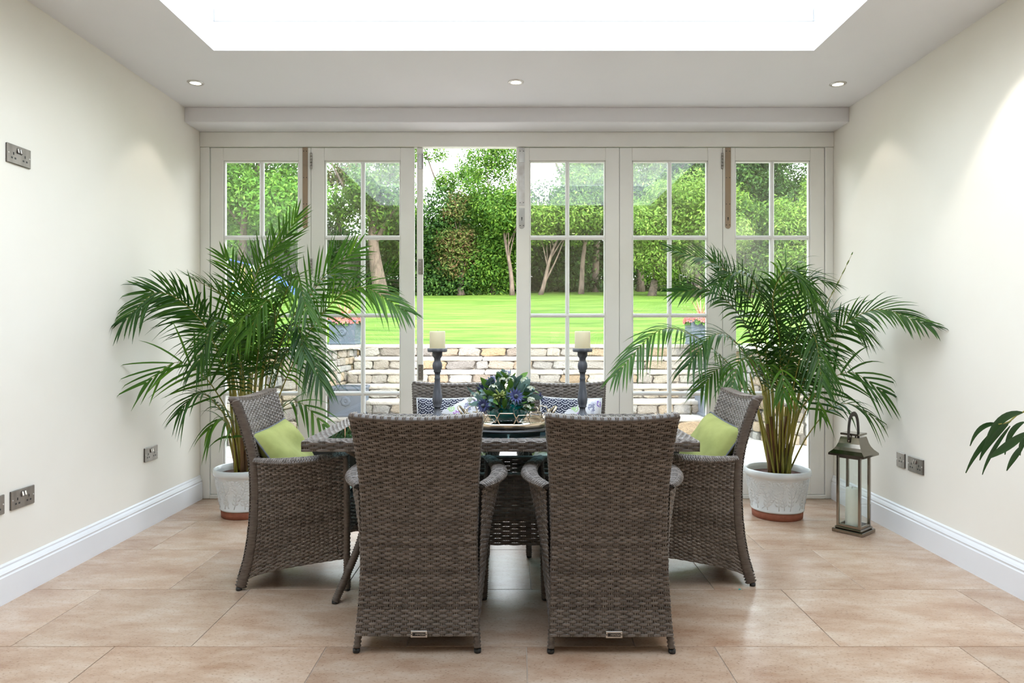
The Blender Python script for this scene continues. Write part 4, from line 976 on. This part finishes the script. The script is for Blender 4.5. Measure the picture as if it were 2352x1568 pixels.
tag(build(bowl, 'pumpkin_bowl', M['teal'], loc=(TX_, TY_, vz)), 'teal glazed ribbed pumpkin-shaped bowl on the mirrored tray', 'bowl')
bq = thing('flower_arrangement', 'mixed posy of eucalyptus, blue thistles and white blossom in the teal bowl', 'flowers', (TX_-.008, TY_, vz+.08))
def leaf_strip(L, wd, curl, n=5, tipp=1.0):
    m = MB(); V = []
    for i in range(n+1):
        f = i/n; w = wd*math.sin(PI*min(.98, f**.8*.97+.02))**tipp; z = curl*f*f*L
        V += [(-w, f*L, z+w*.25), (0, f*L, z), (w, f*L, z+w*.25)]
    m.add(V, [(3*i+c, 3*i+c+1, 3*i+c+4, 3*i+c+3) for i in range(n) for c in (0, 1)]); return m
eu = [leaf_strip(.052, .017, .2, tipp=.7).mesh('eucalyptus_leaf'), leaf_strip(.045, .019, -.2, tipp=.6).mesh('eucalyptus_leaf'), leaf_strip(.06, .014, .4).mesh('eucalyptus_leaf')]
gl = [leaf_strip(.055, .013, .3).mesh('green_leaf'), leaf_strip(.065, .011, -.3).mesh('green_leaf')]
for me in eu: me.materials.append(M['euca'])
for me in gl: me.materials.append(M['leafg'])
mstem = MB()
def dome(th, ph, r): return Vector((r*1.0*math.cos(ph)*math.cos(th), r*.95*math.cos(ph)*math.sin(th), r*.98*math.sin(ph)))
rb = random.Random(5)
for k in range(210):
    th = rb.uniform(0, 2*PI); ph = math.asin(rb.uniform(-.12, 1)); r = rb.uniform(.095, .16) if k < 140 else rb.uniform(.05, .11); p = dome(th, ph, r)
    d = (p.normalized()+Vector((rb.gauss(0, .55), rb.gauss(0, .55), rb.gauss(0, .4)))).normalized()
    q = d.to_track_quat('Y', 'Z').to_matrix() @ Matrix.Rotation(rb.uniform(-1.2, 1.2), 3, 'Y')
    s = rb.uniform(.8, 1.3); g_ = rb.random() < .30
    link('green_leaf' if g_ else 'eucalyptus_leaf', rb.choice(gl if g_ else eu), None, bq, p-d*.02, q.to_euler(), (s, s, s))
    if k % 2 == 0: tube(mstem, [(0, 0, -.045), tuple(p*.55), tuple(p)], .0016, 5)
build(mstem, 'stems', M['leafg'], bq)
def thistle(p, d, s):
    e_ = empty('thistle', p); e_.rotation_euler = Vector(d).to_track_quat('Z', 'Y').to_euler(); e_.parent = bq; e_.scale = (s, s, s)
    build(lathe(MB(), [(.011, -.006), (.013, .004), (.011, .014), (.006, .021), (.0001, .024)], 14, wob=lambda a: 1+.06*np.cos(9*a)), 'cone', M['thcone'], e_)
    m = MB()
    for lay_, (n, L, el) in enumerate(((14, .048, .15), (12, .040, .55), (10, .03, -.35))):
        for i in range(n):
            a = 2*PI*i/n+lay_*.2; c = np.array((math.cos(a), math.sin(a), 0)); sd = np.array((-math.sin(a), math.cos(a), 0)); up = np.array((0, 0, 1.0))
            dr = c*math.cos(el)+up*math.sin(el); b_ = c*.008
            m.add([b_-sd*.003, b_+dr*L*.45-sd*.0055, b_+dr*L, b_+dr*L*.45+sd*.0055, b_+sd*.003], [(0, 1, 3, 4)], [(1, 2, 3)])
    build(m, 'bracts', M['thistle'], e_, False)
for a, b, r, s in ((-1.25, .36, .165, .82), (-2.2, .08, .168, .80), (-2.4, .95, .155, .75), (-1.5, 1.35, .165, .6), (-.1, .25, .17, .75), (1.2, .7, .15, 1), (2.6, .5, .15, 1)):
    p = dome(a, b, r); thistle(p, p.normalized(), s)
for a, b, r in ((-1.75, .98, .155), (-1.35, .95, .158), (-2.75, .35, .165), (-2.0, .62, .165), (-.55, .55, .165), (-.75, .22, .168), (-.9, .02, .165), (-.4, .9, .158), (-1.5, 1.25, .16), (-2.95, .15, .17), (1.6, .8, .15), (.7, .4, .15)):
    m = MB(); petals(m, (0, 0, 0), (.018, .018, .014), 15, .0085); build(m, 'white_blossom', M['blossom'], bq, False, loc=dome(a, b, r))
m = MB()
for k in range(34):
    d = Vector((rb.gauss(0, 1), rb.gauss(-.7, 1), rb.gauss(.2, .8))).normalized(); tube(m, [tuple(d*.006), tuple(d*.026), tuple(d*.034)], [.0018, .0042, .001], 6)
build(m, 'green_buds', M['berry'], bq, loc=dome(-1.78, .42, .15))
# candlesticks
def candlestick(x, y, lab, first=[None]):
    if first[0] is None:
        t = thing('candlestick', lab, 'candlestick', (x, y, TZ-.002), group='grey turned candlesticks')
        U_ = .000548; prof = [(0, 0), (74, 0), (74, 14), (60, 22), (58, 30), (50, 36), (38, 60), (30, 76), (28, 92), (30, 106), (40, 112), (40, 120), (37, 126), (45, 150), (49, 185), (47, 215), (41, 260), (33, 310), (28, 355), (26, 375), (29, 384), (29, 398), (25, 404), (26, 430), (29, 448), (37, 456), (37, 464), (36, 470), (45, 490), (48, 515), (44, 545), (35, 556), (31, 572), (33, 590), (46, 608), (49, 622), (49, 640), (46, 642), (49, 645), (49, 660), (0, 661)]
        pp = [(max(a*U_, .0001), b*U_*.995) for a, b in prof]
        build(lathe(MB(), pp, 40), 'turned_stem', M['greywood'], t)
        z = 648*U_; build(lathe(MB(), [(.0001, z), (.050, z), (.0525, z+.004), (.0525, z+.017), (.050, z+.019), (.046, z+.012), (.0001, z+.012)], 40), 'drip_plate', M['greywood'], t)
        first[0] = t
    else: dup(first[0], (x, y, TZ-.002), None, lab)
CS = TZ-.002+648*.000548+.012
for x, y, lab in ((-.420, 3.65, 'grey turned wooden candlestick nearer the taller palm'), (.356, 3.65, 'grey turned wooden candlestick nearer the lantern')): candlestick(x, y, lab)
cd0 = None
for x, y, lab in ((-.420, 3.65, 'ivory pillar candle on the candlestick nearer the taller palm'), (.356, 3.65, 'ivory pillar candle on the candlestick nearer the lantern')):
    if cd0 is None:
        cd0 = thing('pillar_candle', lab, 'candle', (x, y, CS), group='ivory pillar candles')
        build(lathe(MB(), [(.0001, 0), (.0415, 0), (.042, .003), (.042, .094), (.040, .099), (.036, .098), (.012, .092), (.0001, .091)], 40, wob=lambda a: 1+.006*np.cos(3*a)), 'wax', M['candle'], cd0)
        build(tube(MB(), [(0, 0, .09), (.001, 0, .099), (.003, 0, .104)], .001, 6), 'wick', M['black'], cd0)
    else: dup(cd0, (x, y, CS), None, lab)

# ================================================================ LANTERN
LX, LY, LA = 2.03, 4.105, math.radians(40)
lan = thing('lantern', 'tall polished metal lantern with glass sides and a leather handle on the floor', 'lantern', (LX, LY, 0), LA)
bs = MB(); box(bs, -.090, .090, -.090, .090, 0, .022, .003); box(bs, -.080, .080, -.080, .080, .022, .036, .006); build(bs, 'base', M['lantern'], lan, False)
for a in (-1, 1):
    for b in (-1, 1): bx('post', (a*.0635-.0075, a*.0635+.0075, b*.0635-.0075, b*.0635+.0075, .034, .462), M['lantern'], lan, .001)
for z in (.034, .446):
    for a in (-1, 1):
        bx('cross_rail', (-.057, .057, a*.0635-.006, a*.0635+.006, z, z+.016), M['lantern'], lan, .001); bx('cross_rail', (a*.0635-.006, a*.0635+.006, -.057, .057, z, z+.016), M['lantern'], lan, .001)
for a in (-1, 1):
    bx('glass_side', (-.057, .057, a*.062-.001, a*.062+.001, .048, .448), M['lampglass'], lan, 0); bx('glass_side', (a*.062-.001, a*.062+.001, -.057, .057, .048, .448), M['lampglass'], lan, 0)
rf = MB(); pr = [(.104, .462), (.104, .474), (.098, .480), (.084, .494), (.072, .512), (.063, .534), (.057, .558), (.053, .572)]; V = []
for w, z in pr: V += [(-w, -w, z), (w, -w, z), (w, w, z), (-w, w, z)]
n = len(pr); rf.add(V, [(4*i+k, 4*i+(k+1) % 4, 4*i+4+(k+1) % 4, 4*i+4+k) for i in range(n-1) for k in range(4)]+[(3, 2, 1, 0), (4*n-4, 4*n-3, 4*n-2, 4*n-1)]); build(rf, 'roof', M['lantern'], lan, False)
for a in (-1, 1): bx('vent_post', (a*.03-.004, a*.03+.004, -.004, .004, .570, .584), M['lantern'], lan, .001)
bx('cap', (-.056, .056, -.056, .056, .583, .595), M['lantern'], lan, .003)
hp = [(.058*math.copysign(1, math.cos(a))*abs(math.cos(a))**.75*1.13, 0, .575+.132*math.sin(a)**.85) for a in np.linspace(.0, PI, 25)]; hp = [(.066, 0, .545)]+hp+[(-.066, 0, .545)]
build(tube(MB(), hp, .0145, 10, .36, up=(0, 1, 0.001)), 'handle', M['leather'], lan)
for a in (-1, 1): build(lathe(MB(), [(.0001, .006), (.006, .005), (.0075, 0)], 12), 'rivet', M['lantern'], lan, loc=(a*.071, 0, .553), rot=(0, a*PI/2, 0))
build(tube(MB(), [(.071, 0, .22), (.092, .002, .22), (.096, .006, .223)], .0022, 6), 'latch', M['lantern'], lan)
cn = thing('lantern_candle', 'white pillar candle standing inside the metal lantern', 'candle', (LX-.012, LY-.005, .036))
build(lathe(MB(), [(.0001, 0), (.036, 0), (.037, .01), (.034, .222), (.031, .229), (.012, .226), (.0001, .224)], 32), 'wax', M['candlew'], cn); build(tube(MB(), [(0, 0, .222), (.001, 0, .238)], .0012, 6), 'wick', M['black'], cn)

# ================================================================ POTS
def pot(loc, label, first=[None]):
    if first[0] is not None: return dup(first[0], loc, (0, 0, 1.9), label)
    t = thing('flower_pot', label, 'plant pot', loc, group='white embossed plant pots')
    build(lathe(MB(), [(.0001, 0), (.152, 0), (.156, .004), (.160, .050), (.0001, .050)], 48), 'unglazed_foot', M['terra'], t)
    build(lathe(MB(), [(.150, .050), (.163, .050), (.166, .055), (.166, .062), (.164, .065), (.192, .262), (.198, .270), (.207, .280), (.2085, .295), (.206, .310), (.200, .315), (.193, .311), (.188, .290), (.183, .25), (.182, .24)], 64), 'glazed_body', M['potwhite'], t)
    build(lathe(MB(), [(.0001, .272), (.10, .274), (.186, .270)], 32), 'soil', M['soil'], t)
    m = MB(); rr = random.Random(4)
    def surf(a, z, o=0.0): r = .164+(z-.065)*.142+o; return np.array((r*math.cos(a), r*math.sin(a), z))
    def sprig(a0, z0, ang, L):
        n = 7; pts = []
        for i in range(n+1):
            f = i/n; s = L*f; pts.append((a0+(s*math.cos(ang)+.012*math.sin(f*4))/.18, z0+s*math.sin(ang)))
        tube(m, [surf(a, z, .0005) for a, z in pts], .0022, 5)
        for i in range(1, n+1):
            for sd in (-1, 1):
                a, z = pts[i]; an = ang+sd*.75; Lf = .040*(1-.3*i/n); dx, dz = math.cos(an)*Lf, math.sin(an)*Lf; nx, nz = -math.sin(an)*.0085, math.cos(an)*.0085
                q = [(0, 0, 0), (.45*dx+nx, .45*dz+nz, 0), (dx, dz, 0), (.45*dx-nx, .45*dz-nz, 0), (.45*dx, .45*dz, 1)]
                if z+dz > .262 or z+dz < .067: continue
                m.add([surf(a+p[0]/.18, z+p[1], 0.0052 if p[2] else .0004) for p in q], None, [(0, 4, 1), (1, 4, 2), (2, 4, 3), (3, 4, 0)])
    for k in range(15):
        a = 2*PI*k/15; sprig(a, .070, PI/2+rr.uniform(-.3, .3), .18); sprig(a+.2, .075+.05*(k % 2), PI/2+rr.choice((-1, 1))*rr.uniform(.3, .8), .15); sprig(a+.1, .16, PI/2+rr.uniform(-.6, .6), .09)
    build(m, 'leaf_relief', M['potwhite'], t, True, kind='stuff'); first[0] = t; return t
PLx, PLy = TX(567, 4.50), 4.50
PRx, PRy = TX(1785, 4.46), 4.46
pot((PLx, PLy, 0), 'white pot with raised leaves and terracotta foot, half behind the profile chair')
pot((PRx, PRy, 0), 'white pot with raised leaves and terracotta foot, beside the lantern')

# ================================================================ PALMS
def frond_geo(m, ms, pts, Lmax, n, t0, up, seed, lift=.45, droop=.35, wd=.0090, stem=.0065, a0=62, a1=22):
    r = random.Random(seed); C = spline(pts, 60); seg = np.linalg.norm(np.diff(C, axis=0), axis=1); cum = np.concatenate([[0], np.cumsum(seg)]); tot = cum[-1]
    tube(ms, C, np.interp(np.linspace(0, 1, 60), [0, .3, 1], [stem, stem*.62, stem*.16]), 6)
    tg = np.gradient(C, axis=0); tg /= np.linalg.norm(tg, axis=1)[:, None]
    for i in range(n):
        s = i/(n-1); f = t0+(1-t0)*s
        for sd in (-1, 1):
            ff = min(.995, max(0, f+r.uniform(-.006, .006))); k = np.interp(ff*tot, cum, np.arange(60)); k0 = min(int(k), 58); w = k-k0
            p = C[k0]*(1-w)+C[k0+1]*w; T = tg[k0]*(1-w)+tg[k0+1]*w; T /= np.linalg.norm(T)
            N = np.array(up)-T*np.dot(T, up); N /= np.linalg.norm(N)+1e-9; S = np.cross(T, N)
            al = math.radians(a0+(a1-a0)*s+r.uniform(-6, 6)); be = lift*(1-.4*s)+r.uniform(-.12, .12)
            D = T*math.cos(al)+(S*sd*math.cos(be)+N*math.sin(be))*math.sin(al)
            L = Lmax*(.50+.50*math.sin(PI*min(1, .12+.62*s)))*(1-.50*s**3)*r.uniform(.88, 1.08); dr = droop*r.uniform(.6, 1.4)*(1.25-.6*s)
            Wv = np.cross(D, N); Wv /= np.linalg.norm(Wv)+1e-9; Up = np.cross(Wv, D); q = 6; V = []
            for j in range(q+1):
                g_ = j/q; c = p+D*L*g_; c = c+np.array((0, 0, -1))*dr*L*g_**2.2
                ww = wd*(.45+.55*math.sin(PI*min(1, .15+.55*g_)))*(1-g_**2.5)+.0003
                V += [c-Wv*ww+Up*ww*.35, c, c+Wv*ww+Up*ww*.35]
            V = np.array(V); V[:, 0] = np.clip(V[:, 0], XL+.006, XR-.006); V[:, 1] = np.minimum(V[:, 1], YB-.012)
            m.add(V, [(3*j+c, 3*j+c+1, 3*j+c+4, 3*j+c+3) for j in range(q) for c in (0, 1)])
def palm(name_label, cx, cy, base_px, fronds, canes, leafm, seed):
    t = thing('areca_palm', name_label, 'palm', (cx, cy, .268)); o = Vector((cx, cy, .268)); rr = random.Random(seed)
    for i, (pp, kw) in enumerate(fronds):
        pts = []
        for j, (x, y, dy) in enumerate(pp):
            v = P(x, y, cy+dy)-o
            if j == 0: v = Vector((v.x*.9, rr.uniform(-.07, .07), 0))
            pts.append(v)
        m, ms = MB(), MB(); V0 = [np.array(p)+np.array(o) for p in pts]
        frond_geo(m, ms, V0, kw.get('L', .33), kw.get('n', 30), kw.get('t0', .38), kw.get('up', (0, -.45, 1)), seed*50+i, kw.get('lift', .45), kw.get('dr', .35), kw.get('w', .0074), a0=kw.get('a0', 62), a1=3 if 'a0' in kw else 22)
        for a in m.v: a -= np.array(o)
        for a in ms.v: a -= np.array(o)
        f = build(m, 'frond', M[leafm[i % len(leafm)]], t); build(ms, 'frond_stalk', M['stem'], f)
    for i in range(canes):
        a = rr.uniform(0, 2*PI); r0 = rr.uniform(.01, .085); r1 = r0*1.2+rr.uniform(.02, .12); h = rr.uniform(.40, .85)
        pts = [(r0*math.cos(a), r0*math.sin(a), 0), ((r0+r1)/2*math.cos(a), (r0+r1)/2*math.sin(a), h*.5), (r1*math.cos(a), r1*math.sin(a), h)]
        m = MB(); tube(m, spline(pts, 14), np.interp(np.linspace(0, 1, 14), [0, 1], [rr.uniform(.009, .015), .006]), 8); c = build(m, 'cane', M['stem'], t)
        if i % 2 == 0:
            m = MB(); tube(m, spline(pts, 14)[:7], np.linspace(.0165, .010, 7), 7); build(m, 'sheath', M['sheath'], c)
    return t
F = lambda *p, **k: (p, k)
left = [
 F((575,1070,0),(590,860,0),(600,690,-.08),(638,580,-.12),(682,498,-.12), L=.34, n=34, up=(-.1,-1,.35), lift=.15, dr=.12),
 F((585,1070,0),(645,900,-.08),(722,745,-.25),(820,660,-.40),(932,714,-.55), L=.30, n=44, t0=.36, up=(.1,-.85,.55), lift=.2, dr=.40),
 F((555,1070,0),(530,900,-.08),(468,745,-.25),(370,672,-.45),(283,738,-.64), L=.30, n=40, t0=.40, lift=.25, dr=.40, up=(0,-.9,.45)),
 F((560,1070,0),(548,900,0),(505,760,-.08),(430,690,-.25),(340,668,-.44), L=.34, n=26, t0=.42, lift=.2, dr=.15, up=(0,-1,.25)),
 F((555,1070,0),(528,960,-.1),(470,865,-.28),(405,832,-.42),(335,880,-.55), L=.36, n=13, t0=.50, w=.0085, up=(0,-.9,.6), lift=.3, dr=.2),
 F((552,1070,0),(530,985,-.1),(490,920,-.25),(450,905,-.36),(412,948,-.42), L=.26, n=18, t0=.48, dr=.55, lift=.2),
 F((548,1072,0),(538,1040,-.15),(528,985,-.22),(505,962,-.28),(482,985,-.32), L=.24, n=8, t0=.55, dr=.8, w=.011, lift=.1),
 F((590,1070,0),(622,870,0),(672,730,-.08),(738,640,-.18),(815,575,-.26), L=.36, n=24, t0=.46, up=(.2,-1,.3), lift=.2, dr=.12, w=.0085),
 F((592,1070,0),(625,900,-.1),(658,810,-.22),(702,795,-.33),(738,880,-.45), L=.28, n=34, t0=.42, dr=.6, lift=.3),
 F((600,1072,0),(622,1000,-.12),(645,940,-.22),(690,925,-.27),(742,975,-.32), L=.24, n=9, t0=.50, dr=.55, w=.010, lift=.3),
 F((580,1070,0),(605,860,-.1),(650,690,-.28),(682,640,-.42),(705,715,-.55), L=.31, n=34, t0=.44, dr=.6, lift=.35),
 F((565,1070,0),(560,880,-.1),(532,770,-.28),(492,745,-.40),(455,835,-.5), L=.30, n=34, t0=.40, dr=.6, lift=.35),
 F((572,1070,0),(575,860,.05),(562,720,.02),(545,640,-.05),(515,590,-.08), L=.32, n=26, t0=.42, up=(0,-1,.3), lift=.25, dr=.2),
 F((582,1070,0),(612,870,-.15),(632,735,-.35),(612,690,-.52),(570,765,-.60), L=.29, n=32, t0=.46, dr=.5, lift=.35, up=(0,-.6,.8)),
 F((575,1070,0),(640,850,-.1),(690,720,-.2),(745,640,-.28),(815,632,-.34), L=.33, n=28, t0=.42, dr=.5, lift=.5),
 F((575,1070,0),(580,840,0),(575,700,-.05),(598,610,-.12),(652,545,-.14), L=.33, n=26, t0=.42, up=(0,-1,.3), lift=.2, dr=.2),
 F((570,1070,0),(585,880,-.1),(595,770,-.30),(565,725,-.48),(528,790,-.55), L=.26, n=30, t0=.50, dr=.5, lift=.35),
 F((585,1070,0),(620,880,-.1),(652,770,-.30),(684,750,-.44),(700,820,-.55), L=.26, n=28, t0=.48, dr=.5, lift=.35),
 F((572,1070,0),(560,860,-.05),(530,710,-.18),(500,670,-.3),(440,640,-.42), L=.30, n=22, t0=.45, lift=.85, dr=.2, up=(0,-.3,1)),
]
palm('tall feathery areca palm in the corner by the first door', PLx, PLy, (567, 1072), left, 13, ('palm', 'palm', 'palm2'), 3)
right = [
 F((1780,1068,0),(1772,860,0),(1732,705,-.1),(1655,612,-.2),(1538,572,-.36), L=.26, n=34, t0=.44, lift=.35, dr=.2, up=(-.1,-.7,.7)),
 F((1765,1068,0),(1738,930,-.1),(1645,808,-.33),(1525,755,-.56),(1412,862,-.78), L=.24, n=36, t0=.42, lift=.15, dr=.6),
 F((1805,1068,0),(1832,920,-.05),(1892,790,-.2),(2005,712,-.50),(2136,748,-.80), L=.27, n=46, t0=.36, lift=.25, dr=.35, up=(0,-.85,.55)),
 F((1775,1068,0),(1762,890,0),(1712,745,-.1),(1635,668,-.2),(1550,672,-.3), L=.28, n=32, t0=.42, lift=.5, dr=.3, up=(0,-.8,.6)),
 F((1790,1068,0),(1796,860,0),(1792,700,-.05),(1818,618,-.12),(1872,690,-.25), L=.32, n=36, t0=.40, dr=.5, lift=.3),
 F((1785,1068,0),(1780,830,0),(1752,690,-.1),(1705,625,-.2),(1640,655,-.3), L=.32, n=36, t0=.40, dr=.5, lift=.4),
 F((1785,1068,0),(1792,810,-.1),(1775,690,-.3),(1805,625,-.42),(1862,660,-.52), L=.30, n=36, t0=.42, dr=.5, lift=.3),
 F((1800,1068,0),(1840,890,0),(1885,730,0),(1922,655,0),(1957,583,0), L=.05, n=5, t0=.80, lift=.0, dr=0, a0=2, w=.004),
 F((1810,1068,0),(1842,965,-.05),(1892,885,-.15),(1955,855,-.25),(2028,900,-.35), L=.34, n=14, t0=.44, w=.0088, dr=.35, lift=.35, up=(0,-.9,.6)),
 F((1815,1068,0),(1852,1005,-.05),(1905,940,-.12),(1955,928,-.2),(2012,962,-.26), L=.24, n=9, t0=.55, dr=.6, w=.008, lift=.2),
 F((1770,1068,0),(1750,965,-.1),(1702,868,-.25),(1655,845,-.35),(1612,890,-.45), L=.26, n=26, t0=.46, dr=.5, lift=.2),
 F((1775,1068,0),(1757,910,-.1),(1702,800,-.3),(1640,768,-.42),(1582,838,-.55), L=.28, n=32, t0=.42, dr=.55, lift=.3),
 F((1795,1068,0),(1822,890,-.15),(1850,785,-.32),(1872,775,-.46),(1888,880,-.6), L=.30, n=30, t0=.42, dr=.5, lift=.3, up=(0,-.8,.6)),
 F((1790,1068,0),(1790,930,-.15),(1784,868,-.3),(1796,850,-.40),(1800,905,-.46), L=.20, n=12, t0=.58, dr=.6, w=.009, lift=.3),
 F((1800,1068,0),(1842,870,0),(1882,755,-.1),(1925,712,-.18),(1985,765,-.28), L=.30, n=32, t0=.42, dr=.5, lift=.5),
 F((1790,1068,0),(1802,880,-.1),(1832,770,-.25),(1855,712,-.35),(1902,740,-.45), L=.30, n=30, t0=.42, dr=.5, lift=.4),
 F((1800,1068,0),(1832,960,-.1),(1858,915,-.2),(1872,905,-.28),(1884,945,-.32), L=.18, n=6, t0=.62, dr=.7, w=.010, lift=.2),
 F((1780,1068,0),(1765,850,.05),(1725,740,.0),(1690,690,-.05),(1640,600,-.1), L=.28, n=28, t0=.42, lift=.6, dr=.2, up=(0,-.8,.6)),
 F((1788,1068,0),(1800,850,0),(1830,690,-.05),(1860,640,-.1),(1905,650,-.2), L=.28, n=28, t0=.42, dr=.4, lift=.5),
 F((1778,1068,0),(1760,900,-.1),(1730,830,-.3),(1700,830,-.45),(1680,890,-.55), L=.24, n=22, t0=.48, dr=.6, lift=.3),
]
palm('wide arching areca palm with one upright spear, beside the lantern', PRx, PRy, (1785, 1072), right, 14, ('palm2', 'palm', 'palm2'), 9)

# ================================================================ BROAD-LEAVED PLANT AT THE FRAME EDGE
fic = thing('long_leaved_plant', 'plant with long glossy drooping leaves reaching in at the picture edge', 'plant', (1.98, 2.12, 0))
fo = Vector((1.98, 2.12, 0))
build(lathe(MB(), [(.0001, 0), (.10, 0), (.105, .01), (.135, .24), (.14, .25), (.132, .25), (.12, .22), (.0001, .21)], 32), 'pot', M['potwhite'], fic)
trk = MB(); tube(trk, spline([(0, 0, .2), (.01, 0, .5), (.0, .01, .85), (-.01, 0, 1.02)], 16), np.linspace(.014, .007, 16), 8)
bt = [(0, .0, .80), (-.01, .12, .93), (.02, .32, .95), tuple(P(2352, 945, 2.62)-fo), tuple(P(2318, 968, 2.60)-fo), tuple(P(2294, 974, 2.58)-fo)]
tube(trk, spline(bt, 16), np.linspace(.006, .002, 16), 6); build(trk, 'stem', M['stem'], fic)
def lv(b, mid, tip, w, yo, parent=fic):
    b, mid, tip = [np.array(P(x, y, 2.62+yo)-fo) for x, y in (b, mid, tip)]; n = 10; V = []
    for i in range(n+1):
        f = i/n; c = (1-f)**2*b+2*f*(1-f)*mid+f*f*tip; d = 2*(1-f)*(mid-b)+2*f*(tip-mid); d /= np.linalg.norm(d)
        s = np.cross(d, (0, -1, .35)); s /= np.linalg.norm(s); ww = w*math.sin(PI*min(1, .06+.90*f**.85))+.0006; V += [c-s*ww+np.array((0, -.3, .2))*ww, c, c+s*ww+np.array((0, -.3, .2))*ww]
    build(MB().add(V, [(3*i+k, 3*i+k+1, 3*i+k+4, 3*i+k+3) for i in range(n) for k in (0, 1)]), 'long_leaf', M['ficus'], parent)
for b, mid, tip, w, yo in (((2294,974),(2245,968),(2228,1024),.011,0), ((2348,947),(2288,950),(2262,1021),.017,-.03), ((2322,966),(2250,1010),(2218,1086),.013,.02), ((2315,974),(2264,1012),(2250,1057),.014,-.02),
    ((2320,978),(2270,1040),(2256,1090),.009,.03), ((2352,969),(2312,985),(2308,1044),.013,.03), ((2356,993),(2310,1028),(2269,1053),.019,-.05), ((2352,1020),(2325,1050),(2312,1081),.013,0), ((2354,1005),(2340,1020),(2343,1046),.010,-.02),
    ((2380,940),(2400,950),(2420,1020),.016,0), ((2400,900),(2440,860),(2480,920),.016,.05), ((2395,900),(2360,850),(2380,960),.016,.1), ((2400,880),(2450,900),(2470,1000),.016,-.06)): lv(b, mid, tip, w*.78, yo)

# tiny turquoise scrap on the tiles
m = MB(); m.add([(0, 0, .001), (.012, .003, .003), (.015, .010, .0015), (.004, .009, .004), (0, 0, 0), (.012, .003, .0008), (.015, .010, 0), (.004, .009, .0008)], [(0, 1, 2, 3), (7, 6, 5, 4), (0, 4, 5, 1), (1, 5, 6, 2), (2, 6, 7, 3), (3, 7, 4, 0)])
tag(build(m, 'paper_scrap', M['swg'], None, False, loc=(1.035, 3.175, 0)), 'tiny turquoise scrap on the floor beside the profile chair on the lantern side', 'scrap')
